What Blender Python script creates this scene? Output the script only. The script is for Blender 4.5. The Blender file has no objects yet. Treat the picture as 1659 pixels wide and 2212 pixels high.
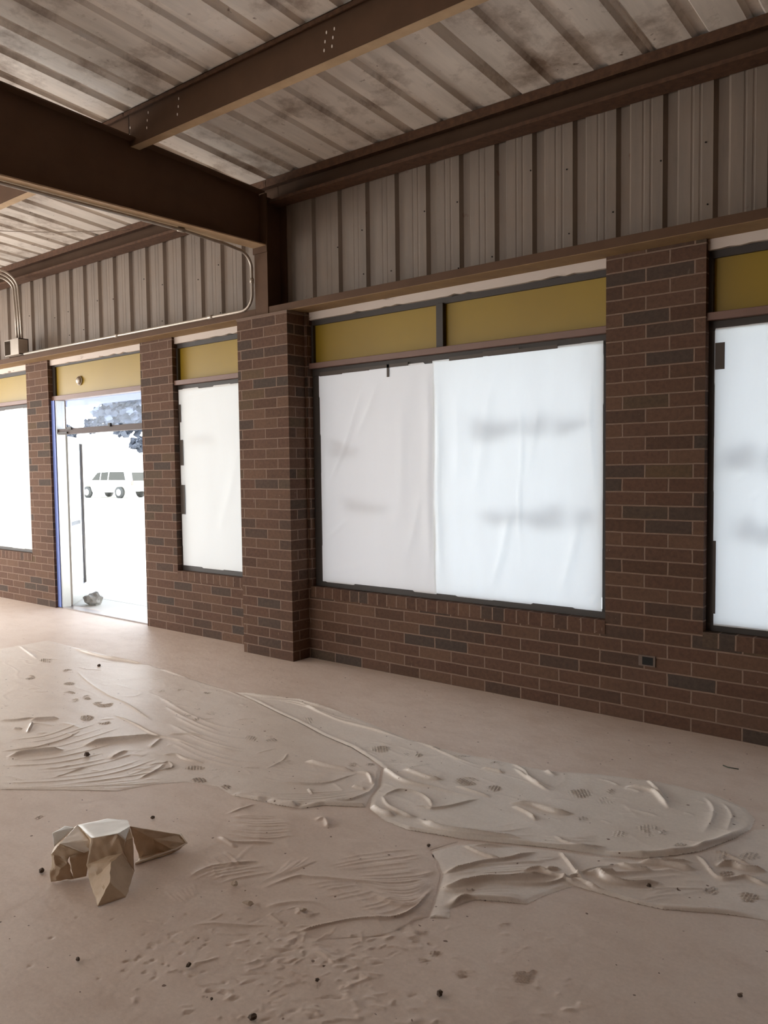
import bpy, bmesh, math, random
import numpy as np
from mathutils import Vector, Matrix, noise

random.seed(7); RNG = np.random.default_rng(11)
S = bpy.context.scene
COL = S.collection

# ------------------------------------------------------------------ camera
CAMP = Vector((0.0, -5.0347, 1.6738))
FPX = 1739.26
R_ = Vector((0.774, 0.633, -0.0124)).normalized()
F_ = Vector((-0.6326, 0.7725, -0.0553)).normalized()
U_ = R_.cross(F_).normalized(); R_ = F_.cross(U_).normalized()
cam = bpy.data.cameras.new('camera'); camo = bpy.data.objects.new('camera', cam); COL.objects.link(camo)
m3 = Matrix((R_, U_, -F_)).transposed()
camo.matrix_world = Matrix.Translation(CAMP) @ m3.to_4x4()
cam.sensor_fit = 'VERTICAL'; cam.sensor_height = 36.0; cam.lens = FPX / 2212 * 36.0
cam.clip_start = 0.05; cam.clip_end = 500
S.camera = camo

# ------------------------------------------------------------------ world, sun, exposure
SKY = 6.0
SUN = 17.0
EXPOSURE = -0.15
w = bpy.data.worlds.new('world'); S.world = w; w.use_nodes = True
nt = w.node_tree; nt.nodes.clear()
wo = nt.nodes.new('ShaderNodeOutputWorld'); bg = nt.nodes.new('ShaderNodeBackground')
geo = nt.nodes.new('ShaderNodeTexCoord'); sep = nt.nodes.new('ShaderNodeSeparateXYZ')
rmp = nt.nodes.new('ShaderNodeValToRGB')
rmp.color_ramp.elements[0].position = 0.0; rmp.color_ramp.elements[0].color = (1.0, 0.985, 0.95, 1)
rmp.color_ramp.elements[1].position = 0.9; rmp.color_ramp.elements[1].color = (0.66, 0.82, 1.0, 1)
nt.links.new(geo.outputs['Generated'], sep.inputs[0]); nt.links.new(sep.outputs['Z'], rmp.inputs['Fac'])
nt.links.new(rmp.outputs['Color'], bg.inputs['Color']); bg.inputs['Strength'].default_value = SKY
nt.links.new(bg.outputs[0], wo.inputs['Surface'])
sun = bpy.data.lights.new('sun', 'SUN'); sun.energy = SUN; sun.angle = 0.02; sun.color = (1.0, 0.96, 0.9)
suno = bpy.data.objects.new('sun', sun); COL.objects.link(suno)
suno.rotation_euler = Vector((0.25, 0.9, 2.6)).to_track_quat('Z', 'Y').to_euler(); suno.location = (-4, 12, 20)
# added area lights that brighten the room from its two unseen sides
def fill_light(name, loc, direction, sx, sy, radiance, col=(0.93, 0.97, 1.0)):
    l = bpy.data.lights.new(name, 'AREA'); l.shape = 'RECTANGLE'; l.size = sx; l.size_y = sy
    l.energy = radiance * math.pi * sx * sy; l.color = col
    o = bpy.data.objects.new(name, l); COL.objects.link(o); o.location = loc
    o.rotation_euler = Vector(direction).to_track_quat('-Z', 'Z').to_euler()
fill_light('fill_left', (-13.25, -2.75, 1.58), (1, 0, 0), 3.6, 2.8, 9.5, (0.98, 0.98, 0.96))
fill_light('fill_back', (-8.6, -8.95, 1.9), (0, 1, 0), 7.2, 2.6, 0.22)
S.view_settings.view_transform = 'Standard'; S.view_settings.look = 'None'
S.view_settings.gamma = 1.0; S.view_settings.use_curve_mapping = False
S.view_settings.exposure = EXPOSURE
S.cycles.use_denoising = True
S.cycles.max_bounces = 9; S.cycles.diffuse_bounces = 6; S.cycles.glossy_bounces = 3
S.cycles.transmission_bounces = 6; S.cycles.transparent_max_bounces = 12
S.cycles.sample_clamp_indirect = 6.0; S.cycles.caustics_reflective = False

# ------------------------------------------------------------------ tracing helpers
def ray(u, v):
    return F_ + R_ * ((u - 829.5) / FPX) - U_ * ((v - 1106.0) / FPX)
def fl(u, v, z=0.0):
    d = ray(u, v); t = (z - CAMP.z) / d.z
    return Vector((CAMP.x + t * d.x, CAMP.y + t * d.y, z))
def upz(v, p):
    """height above floor point p whose sight line passes picture row v"""
    lo, hi = 0.0, 3.0
    for _ in range(40):
        mid = (lo + hi) / 2
        q = Vector((p[0], p[1], mid)) - CAMP
        vv = 1106 - FPX * q.dot(U_) / q.dot(F_)
        if vv > v: lo = mid
        else: hi = mid
    return (lo + hi) / 2

# ------------------------------------------------------------------ materials
def srgb(r, g, b):
    def c(x):
        x /= 255.0
        return x / 12.92 if x <= 0.04045 else ((x + 0.055) / 1.055) ** 2.4
    return (c(r), c(g), c(b), 1.0)
class NM:
    def __init__(s, name):
        s.m = bpy.data.materials.new(name); s.m.use_nodes = True
        s.t = s.m.node_tree; s.t.nodes.clear()
        s.out = s.n('ShaderNodeOutputMaterial'); s.b = s.n('ShaderNodeBsdfPrincipled')
        s.l(s.b.outputs[0], s.out.inputs['Surface'])
    def n(s, typ, **k):
        o = s.t.nodes.new(typ)
        for a, b in k.items(): setattr(o, a, b)
        return o
    def l(s, a, b): s.t.links.new(a, b)
    def set(s, **k):
        for a, b in k.items(): s.b.inputs[a.replace('_', ' ')].default_value = b
    def noise(s, vec, scale, detail=4, rough=0.6, w=None):
        o = s.n('ShaderNodeTexNoise'); o.inputs['Scale'].default_value = scale
        o.inputs['Detail'].default_value = detail; o.inputs['Roughness'].default_value = rough
        if vec is not None: s.l(vec, o.inputs['Vector'])
        return o.outputs['Fac']
    def ramp(s, fac, *st):
        o = s.n('ShaderNodeValToRGB'); e = o.color_ramp.elements
        e[0].position, e[0].color = st[0]; e[1].position, e[1].color = st[-1]
        for p, c in st[1:-1]:
            x = e.new(p); x.color = c
        s.l(fac, o.inputs['Fac']); return o.outputs['Color']
    def mix(s, fac, a, b, mode='MIX'):
        o = s.n('ShaderNodeMix', data_type='RGBA', blend_type=mode)
        if isinstance(fac, (int, float)): o.inputs[0].default_value = fac
        else: s.l(fac, o.inputs[0])
        for i, x in ((6, a), (7, b)):
            if isinstance(x, tuple): o.inputs[i].default_value = x
            else: s.l(x, o.inputs[i])
        return o.outputs[2]
    def bump(s, h, strength=0.3, dist=0.01):
        o = s.n('ShaderNodeBump'); o.inputs['Strength'].default_value = strength
        o.inputs['Distance'].default_value = dist; s.l(h, o.inputs['Height'])
        s.l(o.outputs[0], s.b.inputs['Normal']); return o
    def obj(s): return s.n('ShaderNodeTexCoord').outputs['Object']
    def uv(s): return s.n('ShaderNodeTexCoord').outputs['UV']
    def mapping(s, vec, scale=(1, 1, 1), loc=(0, 0, 0)):
        o = s.n('ShaderNodeMapping'); o.inputs['Scale'].default_value = scale; o.inputs['Location'].default_value = loc
        s.l(vec, o.inputs['Vector']); return o.outputs[0]
W1 = (1, 1, 1, 1); K1 = (0, 0, 0, 1)

def brick_mat(name, bw, bh, off=0.5, locx=0.0):
    M = NM(name); uv = M.mapping(M.uv(), loc=(locx, 0, 0))
    # wobble so joints are not ruler straight
    nz = M.n('ShaderNodeTexNoise'); nz.inputs['Scale'].default_value = 9; M.l(M.uv(), nz.inputs['Vector'])
    sc = M.n('ShaderNodeVectorMath', operation='MULTIPLY_ADD'); M.l(nz.outputs['Color'], sc.inputs[0])
    sc.inputs[1].default_value = (0.009, 0.006, 0); M.l(uv, sc.inputs[2])
    def bt(c1, c2, mor, ms):
        b = M.n('ShaderNodeTexBrick'); b.offset = off; b.squash = 1.0
        b.inputs['Scale'].default_value = 1.0; b.inputs['Brick Width'].default_value = bw
        b.inputs['Row Height'].default_value = bh; b.inputs['Mortar Size'].default_value = ms
        b.inputs['Mortar Smooth'].default_value = 0.25; b.inputs['Bias'].default_value = 0.0
        b.inputs['Color1'].default_value = c1; b.inputs['Color2'].default_value = c2; b.inputs['Mortar'].default_value = mor
        M.l(sc.outputs[0], b.inputs['Vector']); return b
    b1 = bt(K1, W1, K1, 0.006)
    pal = M.ramp(b1.outputs['Color'], (0.0, srgb(104, 80, 66)), (0.3, srgb(95, 70, 57)), (0.55, srgb(108, 83, 67)), (0.72, srgb(90, 67, 54)), (0.86, srgb(84, 69, 60)), (0.95, srgb(78, 67, 60)), (1.0, srgb(100, 80, 60)))
    for e in pal.node.color_ramp.elements: pass
    fine = M.noise(M.obj(), 35, 6, 0.7)
    pal = M.mix(0.55, pal, M.ramp(fine, (0.25, (0.35, 0.35, 0.35, 1)), (0.75, (1.25, 1.2, 1.15, 1))), 'MULTIPLY')
    big = M.noise(M.obj(), 1.6, 3)
    pal = M.mix(0.35, pal, M.ramp(big, (0.3, (0.7, 0.68, 0.66, 1)), (0.7, (1.15, 1.1, 1.05, 1))), 'MULTIPLY')
    mor = M.mix(fine, srgb(150, 126, 110), srgb(104, 84, 71))
    spk = M.ramp(M.noise(M.obj(), 60, 2, 0.4), (0.74, K1), (0.78, W1))
    drips = M.ramp(M.noise(M.mapping(M.obj(), scale=(26, 26, 4)), 1.0, 3), (0.70, K1), (0.74, W1))
    msk = M.mix(1.0, spk, drips, 'LIGHTEN')
    col = M.mix(b1.outputs['Fac'], pal, mor)
    gate = M.ramp(M.noise(M.obj(), 2.3, 2), (0.52, K1), (0.62, W1))
    msk2 = M.mix(1.0, msk, gate, 'MULTIPLY')
    col = M.mix(msk2, col, srgb(165, 148, 132))
    M.l(col, M.b.inputs['Base Color']); M.set(Roughness=0.9); M.b.inputs['Specular IOR Level'].default_value = 0.25
    inv = M.n('ShaderNodeMath', operation='SUBTRACT'); inv.inputs[0].default_value = 1.0; M.l(b1.outputs['Fac'], inv.inputs[1])
    ad = M.n('ShaderNodeMath', operation='MULTIPLY_ADD'); M.l(fine, ad.inputs[0]); ad.inputs[1].default_value = 0.28; M.l(inv.outputs[0], ad.inputs[2])
    M.bump(ad.outputs[0], 0.9, 0.007)
    return M.m
CH = 0.0882
M_BRICK = brick_mat('brown_brick', 0.302, CH)
M_ROWLOCK = brick_mat('brown_rowlock_brick', 0.1, 1.0, 0.0)

def simple(name, c, rough=0.6, metal=0.0, var=0.25, scale=8, bump=0.0, spec=0.5, c2=None, stretch=(1, 1, 1)):
    M = NM(name); o = M.mapping(M.obj(), scale=stretch)
    f = M.noise(o, scale, 5)
    c2 = c2 or tuple(x * 0.55 for x in c[:3]) + (1,)
    col = M.mix(M.ramp(f, (0.5 - 0.3, K1), (0.5 + 0.3, W1)), M.mix(var, c, c2), c)
    M.l(col, M.b.inputs['Base Color']); M.set(Roughness=rough, Metallic=metal)
    M.b.inputs['Specular IOR Level'].default_value = spec
    if bump: M.bump(M.noise(o, scale * 4, 4), bump, 0.004)
    return M.m
M_STEEL = simple('dark_brown_primer', srgb(96, 72, 55), 0.7, 0, 0.5, 5, 0.15, 0.15)
M_RUST = simple('rusty_primer', srgb(100, 72, 54), 0.8, 0, 0.8, 22, 0.5, 0.2, srgb(50, 34, 26))
M_FLANGE = simple('tan_lit_primer', srgb(196, 166, 132), 0.6, 0, 0.5, 6, 0.1, 0.3, srgb(120, 96, 60))  # floor light on the flange undersides is put into this paler tan
M_FRAME = simple('dark_bronze_frame', srgb(58, 49, 42), 0.6, 0.0, 0.4, 6)
M_BAR = simple('brown_transom_bar', srgb(120, 88, 74), 0.5, 0, 0.4, 5)
M_ALU = simple('aluminium', srgb(190, 190, 186), 0.35, 0.7, 0.2, 10)
M_GALV = simple('galvanised_conduit', srgb(180, 168, 155), 0.4, 0.6, 0.35, 14)
M_WHITEW = NM('peeling_white_wood')
_o = M_WHITEW.obj(); _f = M_WHITEW.noise(M_WHITEW.mapping(_o, scale=(1.5, 1, 5)), 2.2, 5, 0.6)
_c = M_WHITEW.ramp(_f, (0.30, srgb(60, 46, 38)), (0.34, srgb(150, 132, 118)), (0.40, srgb(205, 190, 178)))
M_WHITEW.l(_c, M_WHITEW.b.inputs['Base Color']); M_WHITEW.set(Roughness=0.7); M_WHITEW.bump(_f, 0.4, 0.01); M_WHITEW = M_WHITEW.m
M_YELLOW = NM('yellow_spandrel')
_f = M_YELLOW.noise(M_YELLOW.obj(), 1.3, 3)
M_YELLOW.l(M_YELLOW.ramp(_f, (0.3, srgb(140, 111, 2)), (0.7, srgb(148, 119, 5))), M_YELLOW.b.inputs['Base Color'])
M_YELLOW.set(Roughness=0.45); M_YELLOW = M_YELLOW.m
M_BLUE = simple('blue_painters_tape', srgb(112, 132, 200), 0.6, 0, 0.1, 6)
M_TAPE = simple('dark_tape', srgb(78, 66, 56), 0.6, 0, 0.4, 20)
M_DARK = simple('dark_hole', srgb(28, 24, 22), 0.9)
M_BLACK = simple('black_rubber', srgb(45, 45, 45), 0.8)

def deck_mat(name, c, dirt, gloss):
    M = NM(name); o = M.obj()
    st = M.noise(M.mapping(o, scale=(9, 1.1, 1.1)), 1.0, 5, 0.65)
    bl = M.noise(o, 2.2, 6, 0.7)
    sp = M.noise(o, 14, 3, 0.5)
    a = M.mix(M.ramp(st, (0.35, K1), (0.7, W1)), c, tuple(x * 0.74 for x in c[:3]) + (1,))
    a = M.mix(M.ramp(bl, (0.5, K1), (0.68, (dirt, dirt, dirt, 1))), a, srgb(126, 104, 84))
    a = M.mix(M.ramp(sp, (0.70, K1), (0.78, W1)), a, srgb(104, 78, 58))
    M.l(a, M.b.inputs['Base Color']); M.set(Metallic=0.0); M.b.inputs['Specular IOR Level'].default_value = 0.7
    M.l(M.ramp(bl, (0.3, (gloss,) * 3 + (1,)), (0.7, (gloss + 0.25,) * 3 + (1,))), M.b.inputs['Roughness'])
    M.bump(M.noise(o, 5, 3), 0.12, 0.02); return M.m
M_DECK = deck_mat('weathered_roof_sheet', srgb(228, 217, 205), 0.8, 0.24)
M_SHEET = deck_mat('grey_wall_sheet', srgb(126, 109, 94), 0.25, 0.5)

def floor_mat(name, c1, c2, c3, rough, sheen):
    M = NM(name); o = M.obj()
    big = M.noise(o, 0.55, 4, 0.6); mid = M.noise(M.mapping(o, scale=(1, 1.6, 1)), 4.5, 6, 0.7); fi = M.noise(o, 70, 5, 0.7)
    a = M.mix(M.ramp(big, (0.38, K1), (0.62, W1)), c1, c2)
    a = M.mix(M.ramp(mid, (0.45, K1), (0.75, (0.55, 0.55, 0.55, 1))), a, c3)
    a = M.mix(0.3, a, M.ramp(fi, (0.3, (0.72, 0.72, 0.72, 1)), (0.7, (1.12, 1.12, 1.12, 1))), 'MULTIPLY')
    vc = M.n('ShaderNodeVertexColor', layer_name='wear')
    a = M.mix(vc.outputs['Color'], a, srgb(92, 76, 64))
    sp = M.ramp(M.noise(o, 38, 1, 0.3), (0.775, K1), (0.79, W1))
    a = M.mix(sp, a, srgb(120, 98, 84))
    M.l(a, M.b.inputs['Base Color']); M.set(Roughness=rough); M.b.inputs['Specular IOR Level'].default_value = sheen
    ad = M.n('ShaderNodeMath', operation='MULTIPLY_ADD'); M.l(fi, ad.inputs[0]); ad.inputs[1].default_value = 0.25; M.l(mid, ad.inputs[2])
    M.bump(ad.outputs[0], 0.25, 0.006); return M.m
M_FLOOR = floor_mat('dusty_concrete', srgb(222, 204, 190), srgb(214, 195, 180), srgb(198, 174, 157), 0.5, 0.5)
M_FILM = floor_mat('dusty_film', srgb(232, 222, 211), srgb(228, 216, 204), srgb(218, 203, 189), 0.45, 0.5)
M_FILM_A = floor_mat('dusty_film_darker', srgb(228, 215, 203), srgb(222, 208, 195), srgb(210, 192, 177), 0.42, 0.5)

def paper_mat(name, c, trans, tint):
    M = NM(name); M.t.nodes.remove(M.b)
    d = M.n('ShaderNodeBsdfDiffuse'); t = M.n('ShaderNodeBsdfTranslucent'); ms = M.n('ShaderNodeMixShader')
    d.inputs['Color'].default_value = c; ms.inputs[0].default_value = trans
    st = M.noise(M.mapping(M.obj(), scale=(5, 1, 1.2)), 1.4, 5, 0.6)
    M.l(M.ramp(st, (0.25, tuple(x * 0.90 for x in tint[:3]) + (1,)), (0.7, tint)), t.inputs['Color'])
    M.l(d.outputs[0], ms.inputs[1]); M.l(t.outputs[0], ms.inputs[2]); M.l(ms.outputs[0], M.out.inputs['Surface'])
    return M.m
M_PAPER = paper_mat('white_masking_film', (0.8, 0.8, 0.78, 1), 0.25, (0.90, 0.96, 0.97, 1))
M_PAPER3 = paper_mat('white_masking_film_dimmed', (0.8, 0.8, 0.78, 1), 0.115, (0.88, 0.96, 0.95, 1))  # same film, made less translucent so these windows render dimmer
M_PAPER2 = paper_mat('white_masking_film_grey', (0.8, 0.79, 0.78, 1), 0.125, (0.82, 0.83, 0.85, 1))  # greyer tint and lower translucency than the right half

def glass_mat():
    M = NM('window_glass'); M.t.nodes.remove(M.b)
    t = M.n('ShaderNodeBsdfTransparent'); g = M.n('ShaderNodeBsdfGlossy'); ms = M.n('ShaderNodeMixShader')
    t.inputs['Color'].default_value = (0.9, 0.93, 0.98, 1); g.inputs['Roughness'].default_value = 0.02
    fr = M.n('ShaderNodeLayerWeight'); fr.inputs['Blend'].default_value = 0.5
    pw = M.n('ShaderNodeMath', operation='POWER'); M.l(fr.outputs['Facing'], pw.inputs[0]); pw.inputs[1].default_value = 4.0
    sc = M.n('ShaderNodeMath', operation='MULTIPLY_ADD'); M.l(pw.outputs[0], sc.inputs[0]); sc.inputs[1].default_value = 0.12; sc.inputs[2].default_value = 0.008
    M.l(sc.outputs[0], ms.inputs[0]); M.l(t.outputs[0], ms.inputs[1]); M.l(g.outputs[0], ms.inputs[2]); M.l(ms.outputs[0], M.out.inputs['Surface'])
    return M.m
M_GLASS = glass_mat()
M_VINYL = NM('faded_window_lettering'); M_VINYL.t.nodes.remove(M_VINYL.b)
_t = M_VINYL.n('ShaderNodeBsdfTransparent'); _t.inputs['Color'].default_value = (0.72, 0.74, 0.76, 1); M_VINYL.l(_t.outputs[0], M_VINYL.out.inputs['Surface']); M_VINYL = M_VINYL.m

# ------------------------------------------------------------------ object helpers
def link(name, me, mat, parent=None, smooth=False):
    o = bpy.data.objects.new(name, me); COL.objects.link(o)
    for mm in (mat if isinstance(mat, (list, tuple)) else [mat]): me.materials.append(mm)
    if parent is not None: o.parent = parent
    if smooth:
        for p in me.polygons: p.use_smooth = True
    return o
def tag(o, label=None, cat=None, group=None, kind=None):
    if label: o['label'] = label
    if cat: o['category'] = cat
    if group: o['group'] = group
    if kind: o['kind'] = kind
    return o
def empty(name, loc, label, cat, group=None):
    o = bpy.data.objects.new(name, None); COL.objects.link(o); o.location = loc; o.empty_display_size = 0.1
    return tag(o, label, cat, group)
class MB:
    """mesh collector in world metres; faces carry a material index and optional uv"""
    def __init__(s, origin=(0, 0, 0)): s.v = []; s.f = []; s.mi = []; s.uv = []; s.o = Vector(origin)
    def face(s, pts, mi=0, uv=None):
        i = len(s.v); s.v += [tuple(Vector(p) - s.o) for p in pts]; s.f.append(tuple(range(i, i + len(pts)))); s.mi.append(mi); s.uv.append(uv)
    def box(s, x0, x1, y0, y1, z0, z1, mi=0, skip='', shear=None):
        def P(x, y, z): return (x, y, z + (shear(x, y) if shear else 0))
        c = dict(f=[(x0, y0, z0), (x1, y0, z0), (x1, y0, z1), (x0, y0, z1)], b=[(x1, y1, z0), (x0, y1, z0), (x0, y1, z1), (x1, y1, z1)],
                 l=[(x0, y1, z0), (x0, y0, z0), (x0, y0, z1), (x0, y1, z1)], r=[(x1, y0, z0), (x1, y1, z0), (x1, y1, z1), (x1, y0, z1)],
                 t=[(x0, y0, z1), (x1, y0, z1), (x1, y1, z1), (x0, y1, z1)], d=[(x0, y1, z0), (x1, y1, z0), (x1, y0, z0), (x0, y0, z0)])
        for k, q in c.items():
            if k in skip: continue
            if k in 'fb': uv = [(p[0], p[2]) for p in q]
            elif k in 'lr': uv = [(p[1] + p[0] * 0 + x1 * 0.37, p[2]) for p in q]
            else: uv = [(p[0], p[1]) for p in q]
            s.face([P(*p) for p in q], mi, uv)
    def build(s, name, mat, parent=None, weld=True, bevel=0.0, smooth=False):
        me = bpy.data.meshes.new(name); me.from_pydata(s.v, [], s.f)
        for p, m in zip(me.polygons, s.mi): p.material_index = m
        if any(s.uv):
            L = me.uv_layers.new(name='UVMap')
            for p, uv in zip(me.polygons, s.uv):
                if uv:
                    for li, c in zip(p.loop_indices, uv): L.data[li].uv = c
        if weld:
            bm = bmesh.new(); bm.from_mesh(me); bmesh.ops.remove_doubles(bm, verts=bm.verts, dist=1e-5); bmesh.ops.recalc_face_normals(bm, faces=bm.faces); bm.to_mesh(me); bm.free()
        o = link(name, me, mat, parent, smooth)
        if s.o.length and parent is None: o.location = s.o
        if bevel:
            md = o.modifiers.new('bevel', 'BEVEL'); md.width = bevel; md.segments = 2; md.limit_method = 'ANGLE'
        return o
def boxo(name, b, mat, parent=None, bevel=0.0, origin=(0, 0, 0), shear=None):
    m = MB(origin); m.box(*b, shear=shear); return m.build(name, mat, parent, bevel=bevel)
def tube(name, pts, r, mat, parent=None, origin=(0, 0, 0), n=10, radii=None):
    o_ = Vector(origin); pts = [Vector(p) - o_ for p in pts]
    me = bpy.data.meshes.new(name); V = []; Fc = []
    up = Vector((0, 0, 1)); nrm = None
    for i, p in enumerate(pts):
        t = (pts[min(i + 1, len(pts) - 1)] - pts[max(i - 1, 0)]).normalized()
        if nrm is None:
            nrm = t.cross(up if abs(t.z) < 0.9 else Vector((1, 0, 0))).normalized()
        nrm = (nrm - t * nrm.dot(t)).normalized(); bi = t.cross(nrm)
        rr = radii[i] if radii else r
        for k in range(n):
            a = 2 * math.pi * k / n; V.append(p + (nrm * math.cos(a) + bi * math.sin(a)) * rr)
    for i in range(len(pts) - 1):
        for k in range(n): Fc.append((i * n + k, i * n + (k + 1) % n, (i + 1) * n + (k + 1) % n, (i + 1) * n + k))
    Fc.append(tuple(range(n - 1, -1, -1))); Fc.append(tuple((len(pts) - 1) * n + k for k in range(n)))
    me.from_pydata([tuple(v) for v in V], [], Fc)
    o = link(name, me, mat, parent, True)
    if parent is None: o.location = o_
    return o
def arc(c, a, b, n=8):
    """quarter bend about corner c from direction a to direction b (unit*radius vectors)"""
    c, a, b = Vector(c), Vector(a), Vector(b)
    return [c + a + b - b * math.cos(t) - a * math.sin(t) for t in [math.pi / 2 * k / n for k in range(n + 1)]]
def rod(name, p0, p1, r, mat, parent=None, n=8): return tube(name, [p0, p1], r, mat, parent, n=n)
def lump(name, c, r, mat, seed=0, amp=0.35, sub=2, parent=None, freq=2.0, smooth=False):
    bm = bmesh.new(); bmesh.ops.create_icosphere(bm, subdivisions=sub, radius=1.0)
    for v in bm.verts:
        d = 1 + amp * noise.noise(v.co * freq + Vector((seed * 7.3, seed, 1)))
        v.co = Vector((v.co.x * r[0] * d, v.co.y * r[1] * d, v.co.z * r[2] * d))
    me = bpy.data.meshes.new(name); bm.to_mesh(me); bm.free()
    o = link(name, me, mat, parent, smooth); o.location = c; return o

def tilt(x, y=0): return -0.009 * (x + 4.0)
def roofz(x, y): return 4.19 + 0.085 * (-0.1 - y) + tilt(x)

# ================================================================== STRUCTURE
XL, XR, YB = -13.3, 3.0, -9.0
ZT = 3.02; SILL = 0.6376; RLB = 0.5456
OPEN = [(-12.6, -9.889), (-9.358, -7.437), (-6.88, -5.60), (-4.96, -2.232), (-1.598, 1.15)]  # window, door, window, window, window
WT = 0.22
b = MB()
edges = [XL] + [e for o in OPEN for e in o] + [XR]
for i in range(0, len(edges), 2):
    b.box(edges[i], edges[i + 1], 0, WT, 0, ZT, 0)
for i, (x0, x1) in enumerate(OPEN):
    if i == 1: continue
    b.box(x0, x1, 0, WT, 0, RLB, 0)
    b.box(x0, x1, -0.004, WT, RLB, SILL, 1)
wf = b.build('wall_front', [M_BRICK, M_ROWLOCK]); tag(wf, kind='structure')
# the projecting brick pier
b = MB(); b.box(-5.635, -4.994, -0.203, -0.001, 0, 3.0, 0)
pil = b.build('brick_pier', M_BRICK); tag(pil, 'brown brick pier projecting into the room under the steel column', 'brick pier')
b = MB(); b.box(-5.64, -4.989, -0.208, -0.001, 3.0, 3.016, 0)
b.build('mortar_cap', simple('mortar_cap', srgb(120, 98, 84), 0.9, 0, 0.4, 20, 0.4), pil)

# corrugated sheets
def rib_profile(a0, a1, anchor, sp, dbl=None, minor=False):
    """list of (position, depth) along the sheet"""
    P = [(a0, 0.0)]
    k0 = math.floor((a0 - anchor) / sp) - 1; k1 = math.ceil((a1 - anchor) / sp) + 1
    for k in range(k0, k1 + 1):
        c = anchor + k * sp
        if c - 0.05 < a0 or c + 0.05 > a1: continue
        if dbl is not None and k % 3 == dbl:
            P += [(c - 0.046, 0), (c - 0.028, 0.032), (c - 0.012, 0.032), (c - 0.002, 0.006), (c + 0.008, 0.032), (c + 0.022, 0.032), (c + 0.042, 0)]
        else:
            P += [(c - 0.054, 0), (c - 0.032, 0.028), (c + 0.028, 0.028), (c + 0.048, 0)]
        if minor:
            for f in (0.42, 0.58):
                q = c + sp * f
                if q + 0.02 < a1: P += [(q - 0.010, 0), (q - 0.004, 0.002), (q + 0.004, 0.002), (q + 0.010, 0)]
    P.append((a1, 0.0)); return P
prof = rib_profile(XL - 0.1, XR + 0.1, -1.608, 0.3053, dbl=2)
V = []; Fc = []
ys = [0.32, -1.46, -3.0, -4.5, -6.0, -7.5, YB - 0.1]
for (x, d) in prof:
    for y in ys: V.append((x, y, roofz(x, y) + d + 0.002))
ny = len(ys)
for i in range(len(prof) - 1):
    for j in range(ny - 1): Fc.append((i * ny + j, (i + 1) * ny + j, (i + 1) * ny + j + 1, i * ny + j + 1))
me = bpy.data.meshes.new('ceiling'); me.from_pydata(V, [], Fc)
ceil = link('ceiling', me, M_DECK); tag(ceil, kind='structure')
md = ceil.modifiers.new('s', 'SOLIDIFY'); md.thickness = 0.0015; md.offset = 1
prof = rib_profile(XL - 0.1, XR + 0.1, -3.06, 0.3055, minor=True)
V = []; Fc = []
for (x, d) in prof:
    V.append((x, 0.07 + d, 3.03)); V.append((x, 0.07 + d, roofz(x, 0.07) + 0.005))
for i in range(len(prof) - 1): Fc.append((2 * i, 2 * i + 2, 2 * i + 3, 2 * i + 1))
me = bpy.data.meshes.new('wall_front_sheeting'); me.from_pydata(V, [], Fc)
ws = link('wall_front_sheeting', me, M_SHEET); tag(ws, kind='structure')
md = ws.modifiers.new('s', 'SOLIDIFY'); md.thickness = 0.0015; md.offset = 1
# little screws on the wall sheet
for i in range(34):
    x = -10.6 + i * 0.3055 + 0.13; 
    for z in (3.2, 3.62):
        if (i * 7 + int(z * 10)) % 3 == 0: continue
        bm = bmesh.new(); bmesh.ops.create_icosphere(bm, subdivisions=1, radius=0.006)
        me = bpy.data.meshes.new('screw'); bm.to_mesh(me); bm.free()
        o = link('screw', me, M_DARK, ws); o.location = (x + random.uniform(-.02, .02), 0.066, z + random.uniform(-.12, .12))

# other walls, unseen: brick with tall openings added to let light in
b = MB(); b.box(XR, XR + 0.2, YB, WT, 0, 4.9, 0); tag(b.build('wall_right', M_BRICK), kind='structure')
b = MB(); b.box(XL, -12.3, YB - 0.2, YB, 0, 5.2, 0); b.box(-4.9, XR, YB - 0.2, YB, 0, 5.2, 0); b.box(-12.3, -4.9, YB - 0.2, YB, 0, 0.5, 0); b.box(-12.3, -4.9, YB - 0.2, YB, 3.3, 5.2, 0)
tag(b.build('wall_back', M_SHEET), kind='structure')
wl = MB()
for x in (-12.3, -10.5, -8.63, -6.8, -4.96): wl.box(x, x + 0.06, YB - 0.13, YB - 0.07, 0.5, 3.3)
for z in (0.5, 3.24): wl.box(-12.3, -4.9, YB - 0.13, YB - 0.07, z, z + 0.06)
w6 = wl.build('window_6', M_FRAME); tag(w6, kind='structure')
b = MB()
for y0, y1 in ((YB, -8.2), (-0.9, 0)): b.box(XL - 0.2, XL, y0, y1, 0, 5.1, 0)
b.box(XL - 0.2, XL, -8.2, -0.9, 3.0, 5.1, 0); b.box(XL - 0.2, XL, -8.2, -0.9, 0, 0.15, 0)
tag(b.build('wall_left', M_BRICK), kind='structure')
wl = MB()
for y in (-8.2, -6.4, -4.55, -2.7, -0.96): wl.box(XL - 0.13, XL - 0.07, y, y + 0.06, 0.15, 3.0)
for z in (0.15, 2.94): wl.box(XL - 0.13, XL - 0.07, -8.2, -0.9, z, z + 0.06)
w5 = wl.build('window_5', M_FRAME); tag(w5, kind='structure')

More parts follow.
